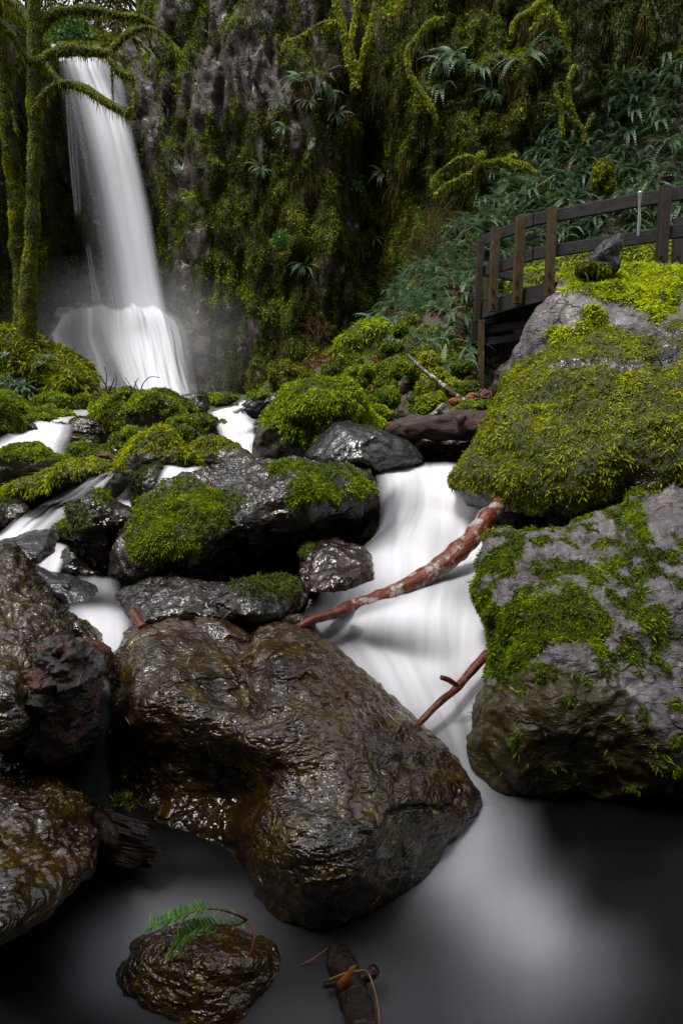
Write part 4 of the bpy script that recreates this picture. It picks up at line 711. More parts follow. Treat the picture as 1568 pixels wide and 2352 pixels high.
n_ = 3000; B_ = np.stack([RNG.uniform(-9, 8, n_), RNG.uniform(-8, -1.8, n_), RNG.uniform(9, 14, n_)], 1)  # unseen leaf mass added overhead to block sky light from the near rocks
keep = fbm(B_ * [.35, .35, .2], 3) >  .0; B_ = B_[keep]; D_ = RNG.normal(size=B_.shape) * [1, 1, .35]; D_ /= np.linalg.norm(D_, axis=1)[:, None]
o = blades('shade_canopy', B_, D_, RNG.uniform(.6, 1.5, len(B_)), RNG.uniform(.4, .9, len(B_)), np.clip(RNG.normal(.4, .2, len(B_)), 0, 1), M['moss_dark'], None, droop=.3, side=np.tile([0, 0, 1.], (len(B_), 1)) + RNG.normal(size=B_.shape) * .3); o['kind'] = 'stuff'
# ---------------------------------------------------------------- cliff
CX = np.array([-500,-150,0,90,140,200,300,345,430,530,620,720,850,940,1060,1200,1350,1568,2000.])
CY_ = np.array([13,14.5,16.8,18.4,19.7,20.2,19.9,19.0,17.9,17.1,16.5,16.2,17.0,15.6,14.9,14.5,14.1,13.6,13.])
rowsy = np.array([-520,-220,0,122,300,500,700,900,1060.])
C = np.zeros((len(rowsy), len(CX), 3))
for j, (cx, yy) in enumerate(zip(CX, CY_)):
    for i, ry in enumerate(rowsy):
        py, Yc = ry, yy + (.8 if i < 2 else 0) - (i - 4) * .12
        if 90 <= cx <= 300 and i < 4: py, Yc = (62, 78, 96, 120)[i], (32, 27, 23.5, yy + .15)[i]
        if cx in (0,) and i < 3: py, Yc = (-60, -20, 25)[i], (26, 22, yy + .6)[i]
        if cx == 345 and i < 4: py, Yc = (-300, -130, 20, 122)[i], (20.5, 20, 19.4, yy)[i]
        C[i, j] = at(cx, py, Yc)
def idx(v, q): return np.interp(q, v, np.arange(len(v)))
NR, NC = 400, 520
ri = idx(rowsy, np.linspace(rowsy[0], rowsy[-1], NR)); ci = idx(CX, np.linspace(CX[0], CX[-1], NC))
A = resample(C, ri); V = resample(A.transpose(1, 0, 2), ci).transpose(1, 0, 2).reshape(-1, 3)
px, py = topix(V)
right = sstep(820, 960, px)
wob = V + .35 * np.stack([fbm(V * .5, 3), 0 * px, fbm(V * .5 + 7, 3)], 1)
a1, a2, rid = voro(wob * [1.1, .5, .3]); b1, b2, rid2 = voro(wob * [2.8, 1.2, .9] + 30)
blk = (rid - .5) * .35 + .75 * np.minimum(.55, a2 - a1) + .3 * np.minimum(.4, b2 - b1) + (rid2 - .5) * .1 + .3 * fbm(V * [.7, .4, .35], 3) + .14 * fbm(V * [4, 2, 1.3], 4) - .45
rib = .5 * (ridged(np.stack([V[:, 0] * .75, V[:, 1] * .2, V[:, 2] * .13], 1), 3) - .5) + .35 * fbm(V * [.9, .6, .45], 4) + .12 * fbm(V * 3.2, 4) + .3 * (rid2 - .5)
d = blk * (1 - right) + rib * right
near = np.exp(-((px - (170 + .21 * np.clip(py, 0, 900))) / 120.) ** 4); d = d * (1 - .6 * near)
d += -.9 * np.exp(-((px - 860 - .05 * py) / 50.) ** 2) * sstep(200, 330, py) - 1.1 * np.exp(-((px - 930) / 70.) ** 2 - ((py - 470) / 90.) ** 2)       # gullies
d = d * np.clip(1.6 - 0 * px, 0, 1)
V = V + np.stack([0 * d, -d, .12 * (rid2 - .5)], 1)
Fc = gridfaces(NR, NC); Nv = vnormals(V, [Fc]); Nv *= np.sign(-Nv[:, 1:2] + 1e-9) * np.where(np.abs(Nv[:, 1:2]) > .02, 1, 1)
def bump2(x, y, rx, ry): return np.exp(-((px - x) / rx) ** 2 - ((py - y) / ry) ** 2)
ms = .3 + .6 * fbm(V * [.6, .6, .4], 5, .65) + .25 * fbm(V * 2.2, 3) + .25 * Nv[:, 2] + .35 * right - .28 * bump2(490, 330, 90, 300) - .35 * bump2(345, 200, 60, 160) - .25 * near - .35 * bump2(930, 460, 70, 80) - .25 * bump2(610, 180, 40, 180) + .25 * bump2(430, 260, 60, 90) + .25 * bump2(60, 400, 90, 400) + .3 * bump2(560, 640, 90, 160)
mask = sstep(-.05, .3, ms)
M['cliff_rock'] = rock_mat('cliff_rock', (.085, .066, .064), (.045, .034, .028), algae=(.03, .03, .008), algae_amt=.4, lichen=(.3, .3, .24), lichen_amt=.3, lscale=2.4, rough=(.5, .85), bump=.9, bscale=.28, spec=.2, mossc=(.03, .036, .004))
cl = obj('cliff', make_mesh('cliff', V, [Fc], {'moss': mask}, M['cliff_rock'])); cl['kind'] = 'structure'
CLV, CLN, CLPX, CLPY = V, Nv, px, py
vis = mask * ((px > -60) & (px < 1640) & (py > -60) & (py < 960))
def clump_moss(name, w, n, L, W, mat, hang, tone, sp=.8, f=1.2, kind='stuff'):
    P, N, f_ = scatter(V, Fc, w, n, Nv); c1 = fbm(P * f, 4); c2 = fbm(P * 5, 2)
    D = N * .55 + RNG.normal(size=(n, 3)) * sp * .5 + [0, 0, -hang]; D[:, 1] = np.minimum(D[:, 1], -.08); D /= np.linalg.norm(D, axis=1)[:, None]
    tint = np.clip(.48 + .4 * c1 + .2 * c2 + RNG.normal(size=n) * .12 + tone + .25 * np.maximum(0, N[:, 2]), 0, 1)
    o = blades(name, P + N * .02, D, L * RNG.uniform(.5, 1.5, n), W * RNG.uniform(.6, 1.4, n), tint, mat, None, droop=hang); o['kind'] = kind; return o
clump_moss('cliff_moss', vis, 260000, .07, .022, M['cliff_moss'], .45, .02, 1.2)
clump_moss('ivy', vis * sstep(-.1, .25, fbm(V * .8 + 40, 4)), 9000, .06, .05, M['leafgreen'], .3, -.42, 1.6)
clump_moss('hanging_grass', vis * sstep(.05, .3, fbm(V * .9 + 80, 3)) * sstep(520, 700, px), 8000, .34, .012, M['drygrass'], 1.6, 0, .5)
clump_moss('fallen_leaves', (px > 520) * (px < 1640) * (py > -40) * (py < 900) * sstep(.1, .4, fbm(V * .9 + 20, 3)) * np.maximum(.05, Nv[:, 2] + .3), 2500, .08, .05, M['litter'], .2, .2, 1.5)
# ---------------------------------------------------------------- hillside on the right
top = [(600,885,15),(740,812,15),(880,722,14.8),(1000,565,14.8),(1210,372,14.4),(1350,232,14.1),(1568,82,13.6),(1980,-160,13.)]
bot = [(560,925,11.5),(690,905,9.),(850,962,5.9),(1000,968,5.1),(1150,970,4.9),(1350,940,5.3),(1600,900,5.6),(2000,900,5.6)]
HC = []
for v_ in (-.03, 0, .2, .4, .6, .8, 1., 1.1):
    r = []
    for (bx, by, bY), (tx, ty, tY) in zip(bot, top):
        e = v_ * (1 + .25 * (1 - v_)); Yv = bY + (tY - bY) * v_
        r.append(at(bx + (tx - bx) * e, by + (ty - by) * e, Yv))
    HC.append(r)
for j, (cx, rows_) in {4: (1150, ((972,4.9),(955,5.3),(915,9.2),(880,10.6),(640,12.),(480,13.2),(372,14.4),(330,15.))), 5: (1350, ((940,5.3),(930,6),(905,9.4),(860,10.8),(600,12),(400,13.1),(232,14.1),(190,14.6))), 6: (1600, ((900,5.6),(900,7),(890,9.6),(820,11),(500,11.8),(280,12.8),(82,13.6),(40,14.2))), 7: (2000, ((900,5.6),(890,7),(860,9.6),(760,11),(380,11.6),(100,12.4),(-160,13),(-200,13.5)))}.items():
    for i_, (y_, Y_) in enumerate(rows_): HC[i_][j] = at(cx + (40 if j == 4 and i_ > 4 else 0), y_, Y_)
HR, HN = 200, 300
G = net(HC, HR, HN).reshape(-1, 3)
hp = G.copy(); hd = .16 * fbm(hp * .9, 4) + .07 * fbm(hp * 3.1, 4)
FH = gridfaces(HR, HN); HNv = vnormals(hp, [FH]); HNv *= np.sign(HNv[:, 2:3]); hp = hp + HNv * hd[:, None]; HNv = vnormals(hp, [FH]); HNv *= np.sign(HNv[:, 2:3])
hpx, hpy = topix(hp)
hm = sstep(-.1, .3, fbm(hp * 1.1 + 3, 4) + .15 * (hpx < 1000))
M['soil'] = rock_mat('soil', (.035, .02, .014), (.05, .028, .018), algae=(.06, .024, .014), algae_amt=.5, rough=(.6, .9), bump=.8)
hl = obj('hillside', make_mesh('hillside', hp, [FH], {'moss': hm}, M['soil'])); hl['kind'] = 'structure'
def hill_cover(name, w, n, L, W, mat, up, hang, tone, sp=1., f=2.):
    P, N, f_ = scatter(hp, FH, w, n, HNv); c1 = fbm(P * f, 4)
    D = N * up + RNG.normal(size=(n, 3)) * sp * .5 + [0, 0, -hang]; d0 = (D * N).sum(1); D += N * np.maximum(.15 - d0, 0)[:, None]; D /= np.linalg.norm(D, axis=1)[:, None]
    tint = np.clip(.5 + .4 * c1 + RNG.normal(size=n) * .15 + tone, 0, 1)
    o = blades(name, P, D, L * RNG.uniform(.5, 1.5, n), W * RNG.uniform(.6, 1.4, n), tint, mat, None, droop=hang); o['kind'] = 'stuff'
hv = ((hpx > 500) & (hpx < 1650) & (hpy > 0) & (hpy < 1080)).astype(float)
hill_cover('moss_carpet', hv * hm * (hpx < 1120), 52000, .06, .014, M['moss_green'], .6, .4, -.02)
hill_cover('hill_moss', hv * hm * (hpx >= 1080), 26000, .07, .018, M['cliff_moss'], .6, .4, .05)
hill_cover('leaf_litter', hv * sstep(-.1, .25, fbm(hp * .9 + 60, 3)), 16000, .07, .045, M['litter'], .8, .1, .15)
hill_cover('hill_grass', hv * sstep(.0, .3, fbm(hp * .6 + 10, 3)) * sstep(900, 1000, hpx), 3500, .3, .012, M['leafgreen'], .9, .6, -.1)
# ---------------------------------------------------------------- ferns
def fern_mesh(i, nf, Lf, wp, npn=16, upright=.9):
    rr = np.random.default_rng(50 + i); Bs, Ds, Ls, Ws, Ss, Ts = [], [], [], [], [], []
    for k in range(nf):
        az = -2.1 + rr.normal() * 1.15; L = Lf * rr.uniform(.65, 1.15); el0 = rr.uniform(.7, 1.35) * upright; bend = rr.uniform(1.3, 2.2)
        t = np.linspace(0, 1, npn); ds = L / (npn - 1); el = el0 - bend * t
        h = np.array([math.cos(az), math.sin(az)])
        fx = np.cumsum(np.cos(el) * ds); fz = np.cumsum(np.sin(el) * ds)
        P = np.stack([h[0] * fx, h[1] * fx, fz], 1); T = np.stack([h[0] * np.cos(el), h[1] * np.cos(el), np.sin(el)], 1)
        side = np.array([-h[1], h[0], 0]); nrm = np.cross(side[None] * np.ones_like(T), T); tint = np.clip(rr.normal(.5, .2), 0, 1)
        prof = wp * np.minimum(1, .35 + 3.2 * t) * np.clip(1.25 * (1 - t) + .06, 0, 1)
        for sg in (-1, 1):
            D = side[None] * sg + T * .45 - nrm * .15; D /= np.linalg.norm(D, axis=1)[:, None]
            Bs.append(P[1:]); Ds.append(D[1:]); Ls.append(prof[1:]); Ws.append(np.full(npn - 1, ds * .62)); Ss.append(nrm[1:]); Ts.append(np.clip(tint + rr.normal(size=npn - 1) * .08, 0, 1))
        Bs.append(P[:-1]); Ds.append(T[:-1]); Ls.append(np.full(npn - 1, ds * .62)); Ws.append(np.full(npn - 1, .009)); Ss.append(nrm[:-1]); Ts.append(np.full(npn - 1, .15))
    o = blades('fern', np.concatenate(Bs), np.concatenate(Ds), np.concatenate(Ls), np.concatenate(Ws), np.concatenate(Ts), M['fern'], None, droop=.25, side=np.concatenate(Ss))
    return o
protos = [fern_mesh(i, n_, L_, w_) for i, (n_, L_, w_) in enumerate(((14, .75, .085), (16, .68, .08), (12, .85, .09), (15, .6, .08), (12, .5, .07)))]
used = set()
def put_fern(p, s, label, group, az=None, tilt=(0, 0)):
    k = int(RNG.integers(len(protos))); o = protos[k]
    if k in used: o = o.copy(); COL.objects.link(o)
    used.add(k); o.location = p; o.scale = (s, s, s); o.rotation_euler = (tilt[0] + RNG.normal() * .15, tilt[1] + RNG.normal() * .15, RNG.normal() * .55 if az is None else az)
    tag(o, label, 'fern', group); return o
ok = np.where((hpx > 830) & (hpx < 1620) & (hpy > 60) & (hpy < 860) & ~((hpx < 1010) & (hpy > 800)) & ~((hpx > 1120) & (hpy > 760)))[0]
got = []; tries = 0
while len(got) < 268 and tries < 40000:
    tries += 1; i = int(RNG.choice(ok)); p = hp[i]
    dens = 1. if hpx[i] > 1180 else .45
    if RNG.random() > dens: continue
    md = .33 if hpx[i] > 1180 else .45
    if got and min(((p - q) ** 2).sum() for q in got) < md ** 2: continue
    got.append(p)
    put_fern(p, RNG.uniform(.62, 1.05) * (1. if hpx[i] > 1100 else .8), 'green sword fern arching among the others on the right hillside', 'sword ferns covering the right hillside', tilt=(.35, -.2))
for x, y in ((868,820),(915,800),(952,890),(935,850),(895,745),(1010,790),(1060,740),(1075,800)):
    i = np.argmin((hpx - x) ** 2 + (hpy - y) ** 2); put_fern(hp[i], .62, 'small sword fern among the mossy stones of the right bank', 'ferns between the mossy stones of the right bank', tilt=(.2, -.1))
for x, y in ((690,215),(735,190),(705,240),(760,215),(640,245),(770,260),(1010,165),(1030,150),(655,310),(820,430),(1050,185),(1095,185),(1110,230),(1240,165),(1180,170),(1255,300),(880,380),(1000,250),(590,400),(870,520),(700,620)):
    c_ = np.where((np.abs(CLPX - x) < 8) & (np.abs(CLPY - y) < 8))[0]; i = c_[np.argmin(CLV[c_, 1])] if len(c_) else np.argmin((CLPX - x) ** 2 + (CLPY - y) ** 2)
    put_fern(CLV[i] + [0, -.08, 0], RNG.uniform(.7, 1.05), 'fern clinging to the mossy cliff face', 'ferns rooted on the cliff face', tilt=(.7, 0))
for x, y, s in ((30,880,.5),(60,890,.5),(95,840,.4),(115,825,.4),(15,820,.4),(70,905,.45),(40,895,.5)):
    p = at(x, y, 8.6); put_fern(p, s, 'small fern growing on the mossy mound under the mossy tree', 'ferns at the foot of the mossy tree', tilt=(.3, 0))
# the ferns past counting between them: one mesh of many fronds
i_ = RNG.choice(np.where((hpx > 900) & (hpx < 1640) & (hpy > 40) & (hpy < 800) & ~((hpx < 1060) & (hpy > 720)))[0], 2300)
nf_ = len(i_); az_ = -2.1 + RNG.normal(size=nf_) * 1.1; Lf_ = RNG.uniform(.3, .62, nf_); el_ = RNG.uniform(.6, 1.2, nf_); bd_ = RNG.uniform(1.2, 2., nf_); m_ = 14; t_ = np.linspace(0, 1, m_)
E_ = el_[:, None] - bd_[:, None] * t_; ds_ = (Lf_ / (m_ - 1))[:, None]; fx_ = np.cumsum(np.cos(E_) * ds_, 1); fz_ = np.cumsum(np.sin(E_) * ds_, 1); h_ = np.stack([np.cos(az_), np.sin(az_)], 1)
P_ = hp[i_][:, None] + np.stack([h_[:, :1] * fx_, h_[:, 1:] * fx_, fz_], 2); T_ = np.stack([h_[:, :1] * np.cos(E_), h_[:, 1:] * np.cos(E_), np.sin(E_)], 2)
sd_ = np.stack([-h_[:, 1], h_[:, 0], 0 * az_], 1)[:, None] + 0 * T_; nm_ = np.cross(sd_, T_); pr_ = Lf_[:, None] * .15 * np.minimum(1, .35 + 3.2 * t_) * np.clip(1.25 * (1 - t_) + .06, 0, 1)
tn_ = np.clip(RNG.normal(.5, .22, nf_), 0, 1)[:, None] + 0 * t_
fb = [(P_, (lambda D: D / np.linalg.norm(D, axis=2)[..., None])(sd_ * s_ + T_ * .45 - nm_ * .15), pr_, nm_, tn_) for s_ in (-1, 1)]
fo_ = blades('ferns', *(np.concatenate([q[k].reshape(-1, 3) for q in fb]) for k in (0, 1)), np.concatenate([q[2].ravel() for q in fb]), np.tile((ds_ * .7 + 0 * t_).ravel(), 2), np.concatenate([q[4].ravel() for q in fb]), M['fern'], None, droop=.25, side=np.concatenate([q[3].reshape(-1, 3) for q in fb])); fo_['kind'] = 'stuff'
bx_ = boulder('stepped dark ledge under the left half of the falling water', [(112,720),(150,706),(200,703),(250,706),(275,760),(285,860),(270,930),(200,935),(150,860),(115,790)], 18.6, T=1.0, mat=M['wet_dark'], n=40, seed=130, amp=.1, facets=8, name='rock_ledge', cat='rock ledge')
# ---------------------------------------------------------------- trees
def tree(label, trunk, branches, Y, name='mossy_tree', cat='tree', group=None, hang=.45, L=.022, W=.01, cov=3., mat='moss_olive', tone=.05, seg=12, upw=.3, seed=0, strands=0):
    P, r = pxline(trunk, Y); base = P[0].copy() if P[0][2] < P[-1][2] else P[-1].copy()
    t = empty(name, base, label, cat, group)
    parts = [tube(P, r, seg=seg, per=7, nz=.3, nf=3.5, seed=seed)]
    tube_obj('trunk', [parts[0]], M['bark'], t, base, np.ones(len(parts[0][0])) * .6)
    for k, b in enumerate(branches):
        dy = b[1] if isinstance(b, tuple) else 0; pts = b[0] if isinstance(b, tuple) else b
        P, r = pxline(pts, np.linspace(Y if np.isscalar(Y) else Y[0], (Y if np.isscalar(Y) else Y[0]) + dy, len(pts)))
        tb = tube(P, r, seg=8, per=7, nz=.35, nf=5, seed=seed + k + 1); parts.append(tb)
        tube_obj('branch', [tb], M['bark'], t, base, np.ones(len(tb[0])) * .6)
    Vj, q, tt, _, _ = joinparts(parts); Nj = vnormals(Vj, [q])
    o = moss_on(Vj, q, Nj, np.clip(.75 + upw * Nj[:, 2] + .4 * fbm(Vj * 2.5, 3), 0, 1), t, M[mat], L=L, W=W, cov=cov, hang=hang, tone=tone, base=base, name='moss', clump=3., maxn=45000, side_cull=False)
    if strands:                        # long beards hanging from the branches
        Vb, qb, tb_, _, _ = joinparts(parts[1:]); P, N, f_ = scatter(Vb, qb, np.maximum(0, -vnormals(Vb, [qb])[:, 2]) + .02, strands)
        blades('hanging_moss', P - base, np.array([[0, 0, -1.]]) + RNG.normal(size=(strands, 3)) * .12, RNG.uniform(.05, .2, strands) * RNG.uniform(.4, 1, strands), .008, np.clip(RNG.normal(.55, .2, strands), 0, 1), M[mat], t, droop=.5)
    return t
tree('mossy bare tree with long arching limbs in front of the falls', [(58,900,70),(62,850,50),(62,784,38),(63,667,33),(72,567,27),(77,433,24),(80,333,23),(80,267,24),(78,200,22),(79,133,23),(80,67,24),(81,0,22),(84,-90,20)],
    [([(84,72,20),(97,53,17),(123,33,15),(157,25,15),(207,23,15),(240,30,14),(283,38,12),(317,41,10),(347,52,8),(357,62,9)], .3), [(317,41,5),(320,18,5),(324,-20,5)], ([(78,140,16),(67,137,14),(47,113,12),(27,80,11),(0,50,12),(-30,35,12)], -.3),
     ([(78,60,18),(62,40,17),(45,18,17),(25,0,16),(0,-20,14)], .2), ([(82,142,20),(100,138,16),(120,125,17),(150,114,18),(187,115,20),(233,122,18),(255,125,16),(258,142,14),(277,167,13),(300,178,12),(306,200,8),(311,235,8),(304,262,6)], -.2),
     ([(255,122,11),(267,103,10),(290,80,10),(320,67,9),(353,67,8),(383,87,6),(410,117,6),(433,147,5),(450,187,4)], -.4), ([(300,75,5),(312,95,6),(322,125,6),(330,148,5),(342,175,4)], -.2), ([(365,75,4),(378,100,4),(388,135,3)], -.2), ([(335,68,4),(350,110,4),(368,135,3)], .1),
     ([(80,257,20),(97,227,15),(120,203,15),(147,193,16),(180,197,15),(213,213,14),(247,237,13),(277,253,14),(295,262,12),(300,245,7)], -.3), ([(103,137,11),(117,160,11),(133,180,10),(145,194,10)], -.2), [(257,127,3),(258,187,3),(262,237,2)], [(293,262,7),(295,272,5),(290,245,4)]],
    9.0, tone=.0, strands=1500, seed=1)
tree('dark mossy tree trunk leaning at the left edge beside the arching tree', [(58,830,44),(55,740,36),(53,667,32),(43,567,31),(37,467,29),(27,367,28),(18,283,30),(13,233,25),(7,167,24),(-4,80,22),(-12,0,20),(-20,-80,18)], [([(10,200,9),(22,170,8),(38,150,6),(50,120,5)], .2), ([(15,240,8),(30,260,6),(40,300,5)], -.1)], 9.4, tone=-.08, mat='moss_olive', strands=500, seed=2, name='mossy_tree')
tree('slim mossy tree rooted on the cliff ledge, three stems in a fan', [(816,205,18),(814,187,14),(806,160,12),(800,133,12),(792,90,12),(784,50,12),(773,5,11),(768,-60,10)],
    [([(818,190,9),(822,165,8),(814,140,7),(806,100,7),(812,60,8),(818,20,10),(822,-30,10)], -.1), ([(820,185,10),(825,160,9),(834,120,9),(848,70,9),(860,20,9),(868,-30,9)], -.2), ([(786,60,6),(763,50,5),(730,57,5),(697,80,5),(670,92,4),(656,97,3),(643,123,2)], -.3)], 15.2, tone=.22, L=.055, W=.02, hang=.6, strands=500, seed=3, name='cliff_tree')
tree('crooked mossy branch hanging down the cliff', [(946,100,9),(937,112,8),(935,140,8),(942,172,8),(963,207,9),(988,245,9),(1004,283,7)], [([(950,100,6),(960,80,6),(985,50,5),(1020,42,4)], 0)], 14.4, name='hanging_branch', cat='branch', tone=.2, strands=300, seed=4, L=.05, W=.018)
tree('stout mossy trunk standing where the fern slope meets the cliff', [(1347,236,60),(1344,200,54),(1342,150,48),(1343,90,44),(1344,30,42),(1346,-60,40)], [([(1362,215,14),(1375,235,12),(1385,250,8)], -.2)], 13.2, tone=-.15, name='mossy_tree', mat='moss_dark', L=.055, W=.02, seed=5)
tree('leaning mossy trunk right of the stout trunk', [(1402,215,24),(1408,185,22),(1418,140,21),(1430,95,22),(1442,50,24),(1455,0,25),(1466,-60,24)], [([(1424,110,10),(1415,70,9),(1424,35,8),(1445,0,7)], .2)], 12.8, tone=-.05, name='mossy_tree', mat='moss_dark', L=.055, W=.02, seed=6, strands=200)
tree('dark mossy trunk nearest the right edge above the ferns', [(1530,110,34),(1533,70,30),(1537,20,28),(1542,-60,28)], [([(1520,60,10),(1505,30,9),(1495,-10,9)], .2)], 12.4, tone=-.12, name='mossy_tree', mat='moss_dark', L=.055, W=.02, seed=7, strands=200)
tree('smooth mossy limb curving out of the top of the picture over the cliff', [(1250,-8,16),(1235,12,15),(1212,30,13),(1190,42,11),(1178,58,9),(1174,78,6)], [([(1300,-60,18),(1270,-30,17),(1248,-6,16)], 0)], 13.2, name='mossy_limb', cat='branch', tone=.25, seed=8, strands=250)
tree('thin forked mossy sapling among the ferns at the cliff foot', [(1340,330,9),(1338,303,8),(1320,268,7),(1306,235,7),(1302,195,7),(1310,168,8),(1320,150,6)], [([(1340,300,7),(1350,283,7),(1362,262,8)], 0), ([(1303,200,4),(1290,190,4),(1276,196,3)], 0)], 12.6, name='sapling', seed=9, L=.045, W=.016)
tree('thin upright mossy sapling left of the forked sapling', [(1293,315,6),(1290,285,6),(1285,240,5),(1276,210,4),(1272,190,3)], [([(1286,245,3),(1296,225,3),(1300,205,2)], 0)], 12.9, name='sapling', seed=10, L=.04, W=.014)
tree('fallen mossy branch arching out of the ferns below the cliff', [(1225,398,10),(1212,388,9),(1195,377,9),(1145,370,8),(1102,375,9),(1078,361,7),(1045,368,6),(1020,385,5),(1000,405,4),(988,425,3)], [([(1097,377,8),(1082,395,7),(1065,404,6),(1045,417,5),(1020,425,4),(996,450,3)], -.3), ([(1090,368,5),(1100,355,5),(1112,346,3)], 0), ([(1150,371,5),(1170,360,4),(1185,355,3)], .1)], 11.8, name='fallen_branch', cat='branch', tone=.12, L=.045, W=.014, strands=300, seed=11)
boulder('mossy tree stump rounded like a beehive among the ferns', [(1366,432),(1368,400),(1374,380),(1386,371),(1397,380),(1403,402),(1405,430),(1390,442)], 10.6, mat=M['mossy_rock'], n=30, seed=140, name='stump', cat='tree stump', moss=FULL(mat=M['moss_olive'], tone=-.15, L=.045, W=.016))
# forest beyond the lip of the falls
for i, (x, Yt, wd, lab) in enumerate(((118, 36, 7, 'tall dark conifer beyond the left side of the falls lip'), (178, 40, 6, 'dark conifer behind the middle of the falls lip'), (222, 38, 7, 'dark conifer behind the right half of the falls lip'), (268, 35, 6, 'dark conifer beyond the cliff right of the falls lip'), (300, 42, 6, 'thin conifer farthest right beyond the falls lip'), (60, 34, 6, 'dark conifer behind the arching mossy tree top'))):
    P, r = pxline([(x, 100, wd), (x + 1, 40, wd * .9), (x - 1, -60, wd * .7), (x, -220, wd * .2)], Yt); base = P[0]
    t = empty('conifer', base, lab, 'tree', 'conifers beyond the top of the falls'); tb = tube(P, r, seg=8, nz=.1); tube_obj('trunk', [tb], M['twig'], t, base)
    n = 520; h = RNG.uniform(.12, 1, n); Hh = P[-1][2] - base[2]; az = RNG.uniform(0, 6.28, n); rad = (1.05 - h) * Hh * .17 * RNG.uniform(.15, 1, n)
    B = np.stack([np.cos(az) * rad, np.sin(az) * rad, h * Hh - rad * .35], 1); D = np.stack([np.cos(az), np.sin(az), -.5 + 0 * az], 1) + RNG.normal(size=(n, 3)) * .25
    blades('crown', B, D / np.linalg.norm(D, axis=1)[:, None], RNG.uniform(.3, .8, n), .12, np.clip(RNG.normal(.35, .15, n), 0, 1), M['moss_dark'], t, droop=.4)
def bush(label, x, y, Y, r, n, mat, name='bush', cat='bush', Lf=.09, Wf=.05, tone=0.):
    c = at(x, y, Y); t = empty(name, c - [0, 0, r], label, cat); d = RNG.normal(size=(n, 3)); d /= np.linalg.norm(d, axis=1)[:, None]; d *= (RNG.random((n, 1)) ** .4) * r * (1 + .4 * fbm(d * 2.2, 2))[:, None]
    tbs = [tube(np.array([[0, 0, 0], [math.cos(a) * r * .3, math.sin(a) * r * .3, r * .8], [math.cos(a) * r * .7, math.sin(a) * r * .7, r * 1.5]]), [.02, .015, .006], seg=5, per=3) for a in np.linspace(0, 6, 5)]
    tube_obj('stem', tbs, M['twig'], t, (0, 0, 0))
    B = d + [0, 0, r]; D = d / r + RNG.normal(size=(n, 3)) * .6 + [0, 0, .2]
    blades('foliage', B, D / np.linalg.norm(D, axis=1)[:, None], RNG.uniform(.6, 1.3, n) * Lf, Wf, np.clip(RNG.normal(.5 + tone, .2, n), 0, 1), M[mat], t, droop=.4)
bush('bright green shrub on the lip of the falls', 172, 92, 23, .6, 900, 'leafgreen', Lf=.14, Wf=.09)
bush('green shrub right of the bright shrub above the falls', 150, 78, 24.5, .55, 600, 'leafgreen', Lf=.14, Wf=.09, tone=-.1)
bush('brown leafless brush above the right of the falls lip', 250, 78, 24, 1.1, 900, 'drygrass', Lf=.35, Wf=.02)
bush('brown leafless brush behind the left of the falls lip', 112, 62, 28, 1.2, 900, 'drygrass', Lf=.35, Wf=.02)
bush('bright green leafy plant halfway down the cliff', 645, 552, 15.4, .24, 320, 'leafgreen', Lf=.08, Wf=.05, tone=.15)
bush('reddish brown bare brush on the upper cliff ledge', 725, 170, 15.2, .55, 260, 'drygrass', Lf=.3, Wf=.01)
bush('brown bare brush at the shaded cliff foot', 1000, 560, 14.0, .7, 900, 'drygrass', Lf=.4, Wf=.012)
bush('rusty brown brush low on the cliff', 730, 760, 14.6, .35, 200, 'litter', Lf=.22, Wf=.01)
# bare twigs on the mound in front of the falls
def twigs(label, stems, Y, mat, name='bare_bush', cat='bush', w=3.6):
    pts0 = at(stems[0][0][0], stems[0][0][1], Y); tb = []
    for s in stems:
        P, r = pxline([(x, y, w * (1 - .7 * i / len(s))) for i, (x, y) in enumerate(s)], np.linspace(Y, Y + RNG.normal() * .2, len(s))); tb.append(tube(P, r, seg=5, per=4))
    o = tube_obj(name, tb, mat, None, pts0); return tag(o, label, cat)
twigs('bare dark twigs fanning up before the white falls', [[(262,950),(250,935),(236,918),(222,890),(213,872),(200,862)],[(258,940),(240,915),(228,898),(218,880),(226,868)],[(255,935),(248,905),(244,885),(246,860),(240,842)],[(248,905),(256,890),(262,872)],[(244,885),(235,872),(228,864)],[(226,898),(214,892),(206,880)],[(268,920),(262,895),(268,878),(264,855)]], 7.2, M['twig'])
twigs('bare twigs with one long bent tip before the white falls', [[(318,915),(322,900),(330,880),(345,866),(368,867)],[(310,912),(308,896),(296,880),(288,866)],[(308,896),(312,880),(318,868)],[(300,900),(292,886),(284,876)],[(322,900),(314,888),(310,876)]], 7.2, M['twig'], w=3.4)
